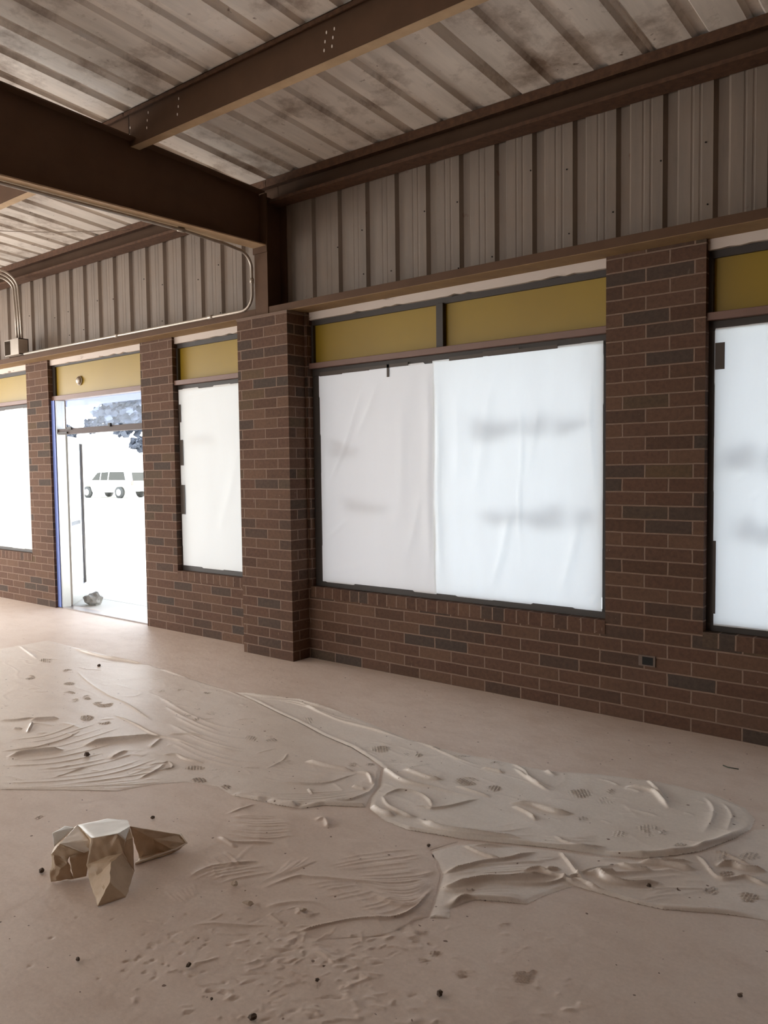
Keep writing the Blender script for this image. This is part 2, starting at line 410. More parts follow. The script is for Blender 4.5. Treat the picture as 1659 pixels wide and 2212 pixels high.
# ------------------------------------------------------------------ windows
YF = 0.06
LET = {}
def window(idx, x0, x1, mull=None, fr0=0.06, fr1=0.05):
    root = bpy.data.objects.new('window_%d' % idx, None); COL.objects.link(root); root['kind'] = 'structure'
    boxo('window_head', (x0, x1, YF, YF + 0.07, 2.91, 2.955), M_FRAME, root)
    boxo('transom_bar', (x0, x1, YF - 0.045, YF + 0.07, 2.535, 2.582), M_BAR, root, 0.003)
    b = MB()
    b.box(x0, x1, YF, YF + 0.07, 2.475, 2.535); b.box(x0, x1, YF, YF + 0.07, SILL, 0.69)
    b.box(x0, x0 + fr0, YF, YF + 0.07, 0.69, 2.475); b.box(x1 - fr1, x1, YF, YF + 0.07, 0.69, 2.475)
    if mull: b.box(mull - 0.008, mull + 0.008, YF + 0.052, YF + 0.07, 0.69, 2.475)
    b.build('window_frame', M_FRAME, root, bevel=0.003)
    b = MB()
    for a, c in ((x0, x0 + 0.025), (x1 - 0.02, x1)): b.box(a, c, YF - 0.01, YF + 0.06, 2.582, 2.91)
    b.build('side_stop', M_FRAME, root)
    if mull: boxo('transom_mullion', (mull - 0.035, mull + 0.03, YF - 0.02, YF + 0.06, 2.582, 2.915), M_FRAME, root, 0.003)
    ps = [(x0 + 0.025, (mull - 0.035) if mull else x1 - 0.02)] + ([(mull + 0.03, x1 - 0.02)] if mull else [])
    for a, c in ps: boxo('spandrel_panel', (a, c, YF + 0.02, YF + 0.045, 2.582, 2.912), M_YELLOW, root)
    boxo('glass_pane', (x0 + 0.03, x1 - 0.03, YF + 0.045, YF + 0.051, 0.68, 2.49), M_GLASS, root)
    return root
w1 = window(1, *OPEN[0], fr0=0.1, fr1=0.1)
w2 = window(2, *OPEN[2], fr0=0.035)
w3 = window(3, *OPEN[3], mull=-3.585, fr0=0.085)
w4 = window(4, *OPEN[4], fr0=0.045)
# lettering outside the glass (shows through the film as soft shadows)
def letters(root, specs):
    for (x, z, wd, h) in specs:
        m = MB(); k = 7
        for i in range(k):
            t = i / (k - 1); hh = h * (0.75 + 0.25 * math.sin(3.1 * t + x * 9)); zz = z + 0.02 * math.sin(5 * t + x)
            if i < k - 1: m.box(x + wd * t, x + wd * (t + 1 / (k - 1)), YF + 0.053, YF + 0.056, zz - hh / 2, zz + hh / 2)
        m.build('window_lettering', M_VINYL, root)
letters(w3, [(-3.30, 1.93, 0.40, 0.17), (-2.84, 1.94, 0.16, 0.14), (-2.62, 1.93, 0.22, 0.12), (-3.2, 1.30, 0.30, 0.13), (-2.86, 1.30, 0.3, 0.16), (-2.47, 1.31, 0.12, 0.17), (-4.75, 1.81, 0.3, 0.14), (-4.6, 1.34, 0.45, 0.13)])
letters(w4, [(-1.50, 1.69, 0.17, 0.16), (-1.27, 1.68, 0.2, 0.14), (-1.0, 1.69, 0.2, 0.15), (-1.42, 1.27, 0.1, 0.14), (-1.3, 1.24, 0.16, 0.12), (-1.0, 1.25, 0.2, 0.12)])
letters(w2, [(-6.7, 1.95, 0.4, 0.12)])

# white peeling lintel boards above each opening
for i, (x0, x1) in enumerate(OPEN):
    m = MB(); n = int((x1 - x0) / 0.06)
    rr = random.Random(i + 3)
    zs = [2.955 + (rr.uniform(0, 0.012) if rr.random() < 0.35 else 0) for _ in range(n + 1)]
    for k in range(n):
        a = x0 + (x1 - x0) * k / n; c = x0 + (x1 - x0) * (k + 1) / n
        m.face([(a, YF - 0.03, zs[k]), (c, YF - 0.03, zs[k + 1]), (c, YF - 0.03, ZT), (a, YF - 0.03, ZT)])
        m.face([(a, YF + 0.07, zs[k]), (c, YF + 0.07, zs[k + 1]), (c, YF - 0.03, zs[k + 1]), (a, YF - 0.03, zs[k])])
    m.box(x0, x1, YF - 0.028, YF + 0.08, 2.985, ZT)
    tag(m.build('trim_%d' % (i + 1), M_WHITEW, weld=False), kind='structure')

# ------------------------------------------------------------------ film sheets on windows
def film(x0, x1, z0, z1, mat, label, seed, y=YF - 0.008, folds=(), torn=0.012, tapes=(), edgez=None):
    nx = max(20, int((x1 - x0) / 0.018)); nz = int((z1 - z0) / 0.018)
    V = []; rr = random.Random(seed)
    def jag(t, s):
        k = math.floor(t * 3.1 + s * 9.7); r = random.Random(k * 13 + int(s * 100)); return r.uniform(-1, 1)
    for j in range(nz + 1):
        for i in range(nx + 1):
            x = x0 + (x1 - x0) * i / nx; z = z0 + (z1 - z0) * j / nz
            if j == nz: z += torn * jag(x * 1.3, seed + 0.1)
            if j == 0: z += torn * 0.7 * jag(x, seed + 0.4)
            if i == 0: x += torn * 0.5 * jag(z, seed + 0.6)
            if i == nx: x += torn * 0.5 * jag(z, seed + 0.8)
            d = 0.0
            for (fx0, fz0, fx1, fz1, h, wd) in folds:
                L = math.hypot(fx1 - fx0, fz1 - fz0); tx, tz = (fx1 - fx0) / L, (fz1 - fz0) / L
                s = (x - fx0) * tx + (z - fz0) * tz; dd = (x - fx0) * tz - (z - fz0) * tx + 0.01 * math.sin(s * 7 + fx0)
                if -0.05 < s < L + 0.05:
                    e = max(0, min(1, s / (L * 0.25 + 1e-6), (L - s) / (L * 0.25))); d += h * e * math.exp(-(dd / wd) ** 2)
            d += 0.0035 * noise.noise(Vector((x * 3.1, z * 1.1, seed))) + 0.002 * noise.noise(Vector((x * 9, z * 4, seed + 5)))
            edge = min((x - x0), (x1 - x), (z - z0), (z1 - z)) 
            d *= max(0.12, min(1, edge / 0.05))
            V.append((x, y - d, z))
    Fc = [(j * (nx + 1) + i, j * (nx + 1) + i + 1, (j + 1) * (nx + 1) + i + 1, (j + 1) * (nx + 1) + i) for j in range(nz) for i in range(nx)]
    me = bpy.data.meshes.new('masking_film'); me.from_pydata(V, [], Fc)
    o = link('masking_film', me, mat, None, True); tag(o, label, 'window film')
    for (a, c, e, f) in tapes:
        boxo('tape', (a, c, y - 0.006, y - 0.004, e, f), M_TAPE, o)
    return o
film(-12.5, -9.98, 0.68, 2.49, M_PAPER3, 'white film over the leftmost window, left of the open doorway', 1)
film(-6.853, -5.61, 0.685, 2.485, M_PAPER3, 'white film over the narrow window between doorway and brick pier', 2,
     folds=[(-6.8, 2.40, -6.2, 2.47, 0.006, 0.02), (-6.3, 0.9, -5.9, 2.0, 0.004, 0.05)], tapes=[(-6.855, -6.822, 2.16, 2.34), (-6.855, -6.80, 1.72, 1.98), (-6.86, -6.79, 1.22, 1.52)])
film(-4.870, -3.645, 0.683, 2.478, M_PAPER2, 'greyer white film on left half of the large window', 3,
     folds=[(-4.8, 1.45, -4.35, 2.35, 0.011, 0.018), (-4.45, 1.9, -4.2, 2.4, 0.006, 0.02), (-4.8, 1.05, -4.55, 1.25, 0.005, 0.02), (-4.8, 0.75, -4.3, 0.9, 0.007, 0.03), (-3.95, 0.9, -3.75, 1.6, 0.006, 0.03), (-4.0, 1.2, -3.95, 2.3, 0.006, 0.05), (-3.72, 0.75, -3.70, 2.45, 0.012, 0.05)],
     tapes=[(-4.86, -4.60, 2.465, 2.50), (-4.6, -4.3, 2.47, 2.50), (-4.115, -4.09, 2.40, 2.50), (-4.3, -3.9, 2.474, 2.50)])
film(-3.66, -2.272, 0.685, 2.483, M_PAPER, 'bright white film on right half of the large window', 4, y=YF - 0.016,
     folds=[(-2.90, 0.75, -2.885, 2.3, 0.009, 0.008), (-2.87, 1.5, -2.72, 2.15, 0.006, 0.01), (-3.45, 1.5, -3.42, 2.3, 0.004, 0.015), (-3.3, 1.4, -3.1, 2.4, 0.006, 0.04), (-3.15, 0.75, -2.95, 1.4, 0.010, 0.03), (-2.6, 0.75, -2.42, 1.3, 0.010, 0.03), (-2.34, 1.4, -2.36, 2.4, 0.008, 0.015), (-2.36, 0.72, -2.29, 0.85, 0.01, 0.01), (-2.42, 0.80, -2.29, 0.86, 0.008, 0.008), (-3.62, 0.7, -3.62, 2.4, 0.014, 0.03), (-3.55, 0.72, -3.2, 0.78, 0.006, 0.02)],
     tapes=[(-3.5, -3.2, 2.472, 2.50), (-3.2, -2.9, 2.476, 2.51), (-2.9, -2.6, 2.474, 2.50)])
film(-1.556, 1.12, 0.683, 2.49, M_PAPER, 'white film over the rightmost window, cut by the photo edge', 5,
     folds=[(-1.2, 0.75, -0.9, 0.78, 0.008, 0.02), (-1.44, 1.58, -1.36, 1.62, 0.006, 0.008), (-1.35, 1.45, -1.3, 1.52, 0.006, 0.008)], tapes=[(-1.556, -1.50, 2.24, 2.40), (-1.556, -1.54, 0.75, 1.2)])

# ------------------------------------------------------------------ doorway
dx0, dx1 = OPEN[1]
dr = bpy.data.objects.new('door_1', None); COL.objects.link(dr); dr['kind'] = 'structure'
boxo('door_head_channel', (dx0, dx1, YF, YF + 0.07, 2.935, 2.965), M_FRAME, dr)
boxo('spandrel_panel', (dx0 + 0.06, dx1 - 0.02, YF + 0.02, YF + 0.045, 2.582, 2.936), M_YELLOW, dr)
boxo('side_stop', (dx0, dx0 + 0.06, YF, YF + 0.06, 2.582, 2.936), M_FRAME, dr)
boxo('transom_bar', (dx0, dx1, YF - 0.02, YF + 0.08, 2.53, 2.585), M_BAR, dr, 0.003)
b = MB(); b.box(dx0 + 0.09, dx1, YF, YF + 0.09, 2.12, 2.185); b.build('door_header', simple('header_aluminium', srgb(104, 94, 92), 0.7, 0.0, 0.2, 8, 0, 0.2), dr, bevel=0.004)
boxo('transom_glass', (dx0 + 0.1, dx1 - 0.02, YF + 0.05, YF + 0.056, 2.185, 2.53), M_GLASS, dr)
boxo('blue_tape_strip', (dx0 + 0.003, dx0 + 0.075, YF - 0.03, YF - 0.02, 0.01, 2.53), M_BLUE, dr)
b = MB(); b.box(dx0, dx0 + 0.1, YF - 0.02, YF + 0.09, 0.0, 2.53); b.box(dx1 - 0.045, dx1, YF, YF + 0.09, 0.0, 2.53); b.build('door_jamb', M_ALU, dr, bevel=0.003)
boxo('threshold', (dx0, dx1, YF - 0.02, YF + 0.1, 0.0, 0.012), simple('threshold_metal', srgb(150, 140, 136), 0.4, 0.4), dr)
b = MB(); b.box(dx0 + 0.32, dx0 + 0.42, YF - 0.02, YF, 2.17, 2.20); b.box(dx0 + 1.22, dx0 + 1.26, YF - 0.03, YF, 2.17, 2.21); b.box(dx0 + 0.12, dx0 + 0.32, YF - 0.02, YF, 2.125, 2.145); b.build('closer_bracket', M_FRAME, dr)
# door leaf standing open outside
def leaf(hx, sgn, ang, name, label):
    e = empty(name, (hx, YF + 0.09, 0), label, 'door')
    e.rotation_euler = (0, 0, ang)
    L = 0.86
    b = MB(); b.box(0, 0.055, -0.02, 0.02, 0.02, 2.1); b.box(L - 0.055, L, -0.02, 0.02, 0.02, 2.1)
    b.box(0.055, L - 0.055, -0.02, 0.02, 0.02, 0.2); b.box(0.055, L - 0.055, -0.02, 0.02, 2.03, 2.1); b.build('stile_frame', M_ALU, e, bevel=0.003)
    boxo('glass_pane', (0.055, L - 0.055, -0.004, 0.004, 0.2, 2.03), M_GLASS, e)
    boxo('push_bar', (0.1, L - 0.06, 0.03, 0.055, 0.98, 1.03), M_FRAME, e, 0.004)
    boxo('door_gasket', (L - 0.004, L + 0.004, -0.012, 0.012, 0.25, 2.0), M_BLACK, e)
    return e
lf = leaf(-9.255, 1, math.radians(138), 'door_leaf', 'aluminium glass door leaf swung open outside at the left jamb')
# round alarm dome on the yellow panel
e = empty('alarm_dome', (-8.765, YF + 0.02, 2.733), 'small round grey dome on the yellow panel above the doorway', 'alarm')
tube('base_plate', [(0, 0, 0), (0, -0.015, 0)], 0.055, M_GALV, e, n=20)
lump('dome', (0, -0.018, 0), (0.045, 0.03, 0.045), M_GALV, 0, 0.0, 3, e, smooth=True)
# outlet in the brick below the windows
e = empty('outlet_box', (-1.946, 0, 0.408), 'small recessed metal outlet box low in the brick wall', 'outlet')
b = MB(); b.box(-0.055, 0.055, -0.006, 0.0, -0.035, 0.035); b.box(-0.045, 0.045, -0.004, 0.0, -0.028, 0.028); b.build('cover_rim', simple('worn_steel_plate', srgb(105, 88, 76), 0.6, 0.2), e)
boxo('box_opening', (-0.03, 0.04, -0.0075, -0.005, -0.026, 0.026), M_DARK, e)

# ------------------------------------------------------------------ steel
sh = lambda x, y: tilt(x, y)
CX = -5.33
e = empty('steel_column', (CX, -0.06, 3.0), 'dark steel column standing on the projecting brick pier', 'column')
b = MB((CX, -0.06, 3.0)); b.box(CX - 0.08, CX + 0.08, -0.178, -0.166, 3.016, 4.05); c1 = b.build('inner_flange', M_STEEL, e)
b = MB((CX, -0.06, 3.0)); b.box(CX - 0.004, CX + 0.004, -0.166, 0.05, 3.016, 4.05); b.build('column_web', M_STEEL, e)
b = MB((CX, -0.06, 3.0)); b.box(CX - 0.08, CX + 0.08, 0.05, 0.062, 3.016, 4.05); b.build('outer_flange', M_STEEL, e)
b = MB((CX, -0.06, 3.0)); b.box(CX - 0.09, CX + 0.09, -0.19, -0.178, 3.55, 4.04); b.build('end_plate', M_STEEL, e)

def rafter(cx, label):
    y0, y1 = -0.19, YB + 0.05
    tb = lambda y: 4.05 + 0.055 * (-y) - 0.0   # top of rafter
    bb = lambda y: 3.605 + 0.009 * y
    e = empty('roof_beam', (cx, y0, 3.6), label, 'roof beam')
    o = (cx, y0, 3.6)
    def strip(name, hw, f0, f1, mat):
        m = MB(o)
        for (ya, yb) in ((y0, y1),):
            P = [(cx - hw, ya, f0(ya)), (cx + hw, ya, f0(ya)), (cx + hw, ya, f1(ya)), (cx - hw, ya, f1(ya))]
            Q = [(cx - hw, yb, f0(yb)), (cx + hw, yb, f0(yb)), (cx + hw, yb, f1(yb)), (cx - hw, yb, f1(yb))]
            m.face(P[::-1]); m.face(Q)
            for i in range(4): m.face([P[i], P[(i + 1) % 4], Q[(i + 1) % 4], Q[i]])
        return m.build(name, mat, e)
    strip('web', 0.004, lambda y: bb(y) + 0.01, lambda y: tb(y) - 0.01, M_STEEL)
    strip('bottom_flange', 0.08, bb, lambda y: bb(y) + 0.01, M_FLANGE)
    strip('top_flange', 0.08, lambda y: tb(y) - 0.01, tb, M_STEEL)
    return e
rafter(CX, 'deep brown steel beam crossing the ceiling toward the camera side')

def zsec(name, x0, x1, y, label, label2=None):
    """purlin: web facing the room, flange behind"""
    zt = lambda x: roofz(x, y) - 0.002
    H = 0.235
    o = ((x0 + x1) / 2, y, roofz((x0 + x1) / 2, y) - H)
    e = empty(name, o, label, 'roof purlin')
    def bx(nm, ya, yb, da, db, mat):
        m = MB(o)
        xs = [x0 + (x1 - x0) * k / 8 for k in range(9)]
        for k in range(8):
            a, c = xs[k], xs[k + 1]
            m.face([(a, ya, zt(a) - da), (c, ya, zt(c) - da), (c, ya, zt(c) - db), (a, ya, zt(a) - db)])
            m.face([(a, yb, zt(a) - da), (c, yb, zt(c) - da), (c, yb, zt(c) - db), (a, yb, zt(a) - db)])
            m.face([(a, ya, zt(a) - da), (c, ya, zt(c) - da), (c, yb, zt(c) - da), (a, yb, zt(a) - da)])
            m.face([(a, ya, zt(a) - db), (c, ya, zt(c) - db), (c, yb, zt(c) - db), (a, yb, zt(a) - db)])
        return m.build(nm, mat, e)
    bx('web', y - 0.003, y + 0.003, H, 0.0, M_STEEL)
    bx('bottom_flange', y, y + 0.08, H, H - 0.004, M_FLANGE)
    bx('flange_lip', y + 0.076, y + 0.08, H - 0.004, H - 0.02, M_FLANGE)
    bx('top_flange', y - 0.05, y, 0.004, 0.0, M_RUST)
    bx('rusty_edge', y - 0.05, y - 0.045, 0.03, 0.0, M_RUST)
    return e, o, zt
e, o, zt = zsec('roof_purlin', CX + 0.005, XR, -1.46, 'roof purlin with pale lower edge across the upper ceiling, right of the beam')
def bolt(e, o, x, y, z, r=0.007):
    m = MB(o); n = 8
    m.face([(x + r * 0.8 * math.cos(2 * math.pi * k / n), y, z + r * 1.5 * math.sin(2 * math.pi * k / n)) for k in range(n)]); m.build('bolt', M_LIT_HOLE, e, weld=False)
M_LIT_HOLE = simple('painted_lit_hole', srgb(235, 225, 212), 0.4, 0, 0.1)  # pale discs painted for bright deck seen through holes in the web
def lit_holes(e, o, y, pts):
    for (u, v) in pts:
        d = ray(u, v); t = (y - 0.0045 - CAMP.y) / d.y; p = CAMP + d * t; bolt(e, o, p.x, y - 0.0045, p.z)
lit_holes(e, o, -1.46, [(386, 213), (385, 230), (383, 247), (320, 243), (318, 260), (317, 276), (281, 276), (280, 292), (722, 62), (705, 70), (719, 81), (702, 90), (717, 100), (700, 109)])
zsec('roof_purlin', XL, CX - 0.005, -1.46, 'roof purlin at the far left, beyond the deep beam')
for yy in (-2.98, -4.5, -6.02, -7.54):
    pass
def eave(x0, x1, label):
    zt = lambda x: roofz(x, -0.1) - 0.017
    o = ((x0 + x1) / 2, -0.1, 3.98)
    e = empty('eave_strut', o, label, 'eave strut')
    def bx(nm, ya, yb, da, db, mat):
        m = MB(o); n = 10
        for k in range(n):
            a = x0 + (x1 - x0) * k / n; c = x0 + (x1 - x0) * (k + 1) / n
            P = [(ya, da), (yb, da), (yb, db), (ya, db)]
            for q in range(4):
                (p, d), (p2, d2) = P[q], P[(q + 1) % 4]
                m.face([(a, p, zt(a) - d), (c, p, zt(c) - d), (c, p2, zt(c) - d2), (a, p2, zt(a) - d2)])
        return m.build(nm, mat, e)
    bx('strut_web', 0.045, 0.055, 0.186, 0.0, M_STEEL)
    bx('lower_flange', -0.1, 0.055, 0.191, 0.184, M_RUST)
    bx('lower_lip', -0.104, -0.1, 0.191, 0.166, M_RUST)
    bx('upper_flange', -0.1, 0.055, 0.006, 0.0, M_RUST)
    bx('upper_lip', -0.104, -0.1, 0.052, -0.014, M_RUST)
    return e
eave(CX + 0.003, XR, 'long rusty eave strut along the top of the wall, right of the column')
eave(XL, CX - 0.003, 'shorter-looking rusty eave strut along the wall top, left of the column')
def girt(x0, x1, label):
    o = ((x0 + x1) / 2, -0.17, 3.02)
    e = empty('wall_girt', o, label, 'wall girt')
    def g(nm, bx_, mat):
        m = MB(o); m.box(*bx_); return m.build(nm, mat, e, bevel=0.002)
    g('face_lip', (x0, x1, -0.174, -0.168, 3.022, 3.082), M_STEEL)
    g('lower_flange', (x0, x1, -0.174, 0.055, 3.02, 3.026), M_FLANGE2)
    g('web', (x0, x1, 0.055, 0.062, 3.02, 3.10), M_STEEL)
    return e
M_FLANGE2 = simple('ochre_lit_primer', srgb(150, 122, 84), 0.7, 0, 0.6, 6, 0.2, 0.3, srgb(96, 66, 50))  # girt underside coloured lighter, as if lit from the floor
girt(CX + 0.085, XR, 'brown steel girt above the windows, right of the column')
girt(XL, CX - 0.085, 'brown steel girt above the doorway, left of the column, carrying the conduit')

# ------------------------------------------------------------------ conduits and cables
pts = [(-9.54, -0.188, 3.093), (-8, -0.188, 3.09), (-6.6, -0.188, 3.086), (-5.62, -0.188, 3.083)]
pts += arc((-5.44, -0.188, 3.083), (-0.14, 0, 0), (0, 0, 0.14))[1:]
pts += [(-5.44, -0.188, 3.3), (-5.44, -0.19, 3.4)]
pts += arc((-5.44, -0.19, 3.575), (0, 0, -0.14), (0.0, -0.16, 0))
pts += [(-5.40, -0.5, 3.575), (-5.35, -1.0, 3.578), (-5.34, -2.0, 3.57), (-5.34, -4, 3.555), (-5.34, -8.5, 3.51)]
cd = tube('conduit', pts, 0.013, M_GALV, None, (-5.44, -0.188, 3.083)); tag(cd, 'pale metal conduit running along the girt, up the column and under the beam', 'conduit')
for p0, p1 in [((-6.05, -0.188, 3.086), (-5.99, -0.188, 3.086)), ((-7.6, -0.188, 3.089), (-7.54, -0.188, 3.089)), ((-5.44, -0.189, 3.31), (-5.44, -0.189, 3.35)), ((-5.352, -0.97, 3.578), (-5.35, -1.03, 3.578))]:
    q = Vector((-5.44, -0.188, 3.083)); tube('coupling', [Vector(p0) - q, Vector(p1) - q], 0.018, M_GALV, cd)
bx = empty('junction_box', (-9.74, -0.2, 3.07), 'open grey junction box above the girt at far left', 'junction box')
b = MB((-9.74, -0.2, 3.07)); b.box(-9.93, -9.56, -0.13, -0.12, 3.09, 3.28); b.box(-9.93, -9.92, -0.24, -0.12, 3.09, 3.28); b.box(-9.57, -9.56, -0.24, -0.12, 3.09, 3.28); b.box(-9.93, -9.56, -0.24, -0.12, 3.09, 3.10); b.box(-9.93, -9.56, -0.24, -0.12, 3.27, 3.28); b.build('box_shell', M_GALV, bx)
b = MB((-9.74, -0.2, 3.07)); b.box(-9.76, -9.56, -0.246, -0.24, 3.09, 3.28); b.build('half_cover', M_GALV, bx)
for k, x in enumerate((-9.70, -9.64, -9.58)):
    p = [(x, -0.19, 3.28), (x - 0.02, -0.19, 3.6), (x - 0.05, -0.19, 3.85)] + arc((x - 0.05, -0.19, 4.03 + 0.03 * k), (0, 0, -0.16 - 0.03 * k), (-0.10, -0.16 - 0.03 * k, 0)) + [(x - 0.3, -0.62, 4.05 + 0.03 * k), (x - 0.4, -2.2, 4.10 + 0.03 * k)]
    c = tube('conduit', p, 0.012, M_GALV, None, p[0]); tag(c, ['left one', 'middle one', 'right one'][k] + ' of three bent conduits rising from the junction box', 'conduit', 'conduits rising from the junction box')
d0 = (-7.37, -0.11, 4.20); d1 = (-7.95, -1.46, 4.02)
wire = [(-7.37, -0.12, 4.16)]
w_a, w_b = Vector((-7.37, -0.12, 4.16)), Vector((-8.3, -1.46, 4.06))
wp = [w_a.lerp(w_b, t / 10) + Vector((0, 0, -0.03 * math.sin(math.pi * t / 10))) for t in range(11)]
tag(tube('loose_wire', wp, 0.004, M_GALV, None, w_a, n=6), 'thin loose wire slung from the left eave strut under the roof', 'wire')
# ================================================================== FLOOR
AX0, AX1, AY0, AY1, DS = -7.6, 0.6, -4.0, 0.0, 0.005
NX = int((AX1 - AX0) / DS); NY = int((AY1 - AY0) / DS)
gx = AX0 + (np.arange(NX + 1)) * (AX1 - AX0) / NX; gy = AY0 + (np.arange(NY + 1)) * (AY1 - AY0) / NY
GX, GY = np.meshgrid(gx, gy)
def vnoise(X, Y, sc, seed, oct=4, gain=0.5):
    out = np.zeros_like(X); amp = 1.0; tot = 0
    for o in range(oct):
        rg = np.random.default_rng(seed + o); T = rg.random((256, 256))
        x = X * sc + 37.1 * o; y = Y * sc + 11.7 * o
        xi = np.floor(x).astype(int); yi = np.floor(y).astype(int); fx = x - xi; fy = y - yi
        fx = fx * fx * (3 - 2 * fx); fy = fy * fy * (3 - 2 * fy)
        a = T[xi % 256, yi % 256]; b_ = T[(xi + 1) % 256, yi % 256]; c = T[xi % 256, (yi + 1) % 256]; d = T[(xi + 1) % 256, (yi + 1) % 256]
        out += amp * ((a * (1 - fx) + b_ * fx) * (1 - fy) + (c * (1 - fx) + d * fx) * fy); tot += amp; amp *= gain; sc *= 2.03
    return out / tot - 0.5
HS = np.zeros_like(GX)      # relief of the film
HF = np.zeros_like(GX)      # relief of the bare floor
WR = np.zeros_like(GX)      # wear (dust trodden off)
def smooth_poly(P, n=6):
    P = [np.array(p, float) for p in P]
    if len(P) < 3: return P
    Q = []
    for i in range(len(P) - 1):
        p0 = P[max(i - 1, 0)]; p1 = P[i]; p2 = P[i + 1]; p3 = P[min(i + 2, len(P) - 1)]
        for k in range(n):
            t = k / n; Q.append(0.5 * ((2 * p1) + (-p0 + p2) * t + (2 * p0 - 5 * p1 + 4 * p2 - p3) * t * t + (-p0 + 3 * p1 - 3 * p2 + p3) * t ** 3))
    Q.append(P[-1]); return Q
def ridge(H, px, h, wd, asym=0.45, taper=True, wearc=0.0):
    """fold along a traced line: steep toward the room, gentle toward the windows"""
    P = [fl(u, v) for (u, v) in smooth_poly(px)]; n = len(P)
    acc = None
    R = wd * 3.2
    xs = [p.x for p in P]; ysl = [p.y for p in P]
    i0 = max(0, int((min(xs) - R - AX0) / DS)); i1 = min(NX, int((max(xs) + R - AX0) / DS) + 1)
    j0 = max(0, int((min(ysl) - R - AY0) / DS)); j1 = min(NY, int((max(ysl) + R - AY0) / DS) + 1)
    if i1 <= i0 or j1 <= j0: return
    X = GX[j0:j1, i0:i1]; Y = GY[j0:j1, i0:i1]
    best = np.full(X.shape, 9.0); sd = np.zeros(X.shape); tt = np.zeros(X.shape)
    L = [0]
    for k in range(n - 1): L.append(L[-1] + (P[k + 1] - P[k]).length)
    for k in range(n - 1):
        ax, ay = P[k].x, P[k].y; dx, dy = P[k + 1].x - ax, P[k + 1].y - ay; ll = dx * dx + dy * dy + 1e-12
        t = np.clip(((X - ax) * dx + (Y - ay) * dy) / ll, 0, 1)
        ex = X - ax - t * dx; ey = Y - ay - t * dy; d = np.hypot(ex, ey)
        # sign: toward camera is positive
        s = (ex * (CAMP.x - ax) + ey * (CAMP.y - ay))
        m = d < best; best[m] = d[m]; sd[m] = np.sign(s[m]); tt[m] = (L[k] + t[m] * math.sqrt(ll)) / max(L[-1], 1e-6)
    ww = np.where(sd > 0, wd * asym, wd)
    e = np.clip(np.minimum(tt, 1 - tt) / 0.18, 0.0, 1) if taper else 1.0
    vary = 0.75 + 0.6 * vnoise(X, Y, 6.0, 77, 2)
    H[j0:j1, i0:i1] += h * e * vary * np.exp(-(best / ww) ** 1.15)
    if wearc: WR[j0:j1, i0:i1] = np.maximum(WR[j0:j1, i0:i1], wearc * e * np.exp(-((best - wd * 0.3) / (wd * 0.5)) ** 2) * (sd > 0))
def fam(H, A, B, n, h, wd):
    A = smooth_poly(A, 4); B = smooth_poly(B, 4); m = 14
    def rs(P):
        P = np.array(P); s = np.r_[0, np.cumsum(np.hypot(*(P[1:] - P[:-1]).T))]; t = np.linspace(0, s[-1], m)
        return np.c_[np.interp(t, s, P[:, 0]), np.interp(t, s, P[:, 1])]
    A, B = rs(A), rs(B)
    for k in range(n):
        f = (k + random.uniform(-.25, .25)) / max(n - 1, 1); Q = A * (1 - f) + B * f
        a = random.randint(0, 3); c = m - random.randint(0, 3)
        ridge(H, [tuple(q) for q in Q[a:c]], h * 1.5 * random.uniform(0.5, 1.2), wd * 0.8, 0.6)
def foot(H, u, v, du, dv, ang=None, depth=0.0055, pitch=0.021, wear=0.4, sd=0):
    """shoe sole print: oval of small tread dimples; du,dv = half size in the photo"""
    c = fl(u, v); a = fl(u + du, v); b_ = fl(u, v - dv)
    # axes from the traced ellipse, on the floor
    ex = np.array([a.x - c.x, a.y - c.y]); ey = np.array([b_.x - c.x, b_.y - c.y])
    M2 = np.linalg.inv(np.array([ex, ey]).T); R = max(np.hypot(*ex), np.hypot(*ey)) * 1.3
    i0 = max(0, int((c.x - R - AX0) / DS)); i1 = min(NX, int((c.x + R - AX0) / DS)); j0 = max(0, int((c.y - R - AY0) / DS)); j1 = min(NY, int((c.y + R - AY0) / DS))
    if i1 <= i0 or j1 <= j0: return
    X = GX[j0:j1, i0:i1] - c.x; Y = GY[j0:j1, i0:i1] - c.y
    p = M2[0, 0] * X + M2[0, 1] * Y; q = M2[1, 0] * X + M2[1, 1] * Y
    r = np.hypot(p, q) + 0.25 * vnoise(GX[j0:j1, i0:i1], GY[j0:j1, i0:i1], 12, 5, 2)
    r = r * 1.12; mask = np.clip((1 - r) / 0.35, 0, 1)
    th = random.uniform(0, 3.14); xr = X * math.cos(th) + Y * math.sin(th); yr = -X * math.sin(th) + Y * math.cos(th)
    pat = np.clip(np.sin(xr * 2 * math.pi / pitch) * np.sin(yr * 2 * math.pi / (pitch * 1.3)) * 2.2 + 0.1, -1, 1)
    patch = np.clip(0.55 + 3.6 * vnoise(GX[j0:j1, i0:i1], GY[j0:j1, i0:i1], 16, 9 + sd, 2), 0, 1)
    H[j0:j1, i0:i1] += mask * patch * pat * depth
    WR[j0:j1, i0:i1] = np.maximum(WR[j0:j1, i0:i1], mask * patch * np.clip(pat, 0, 1) * wear)

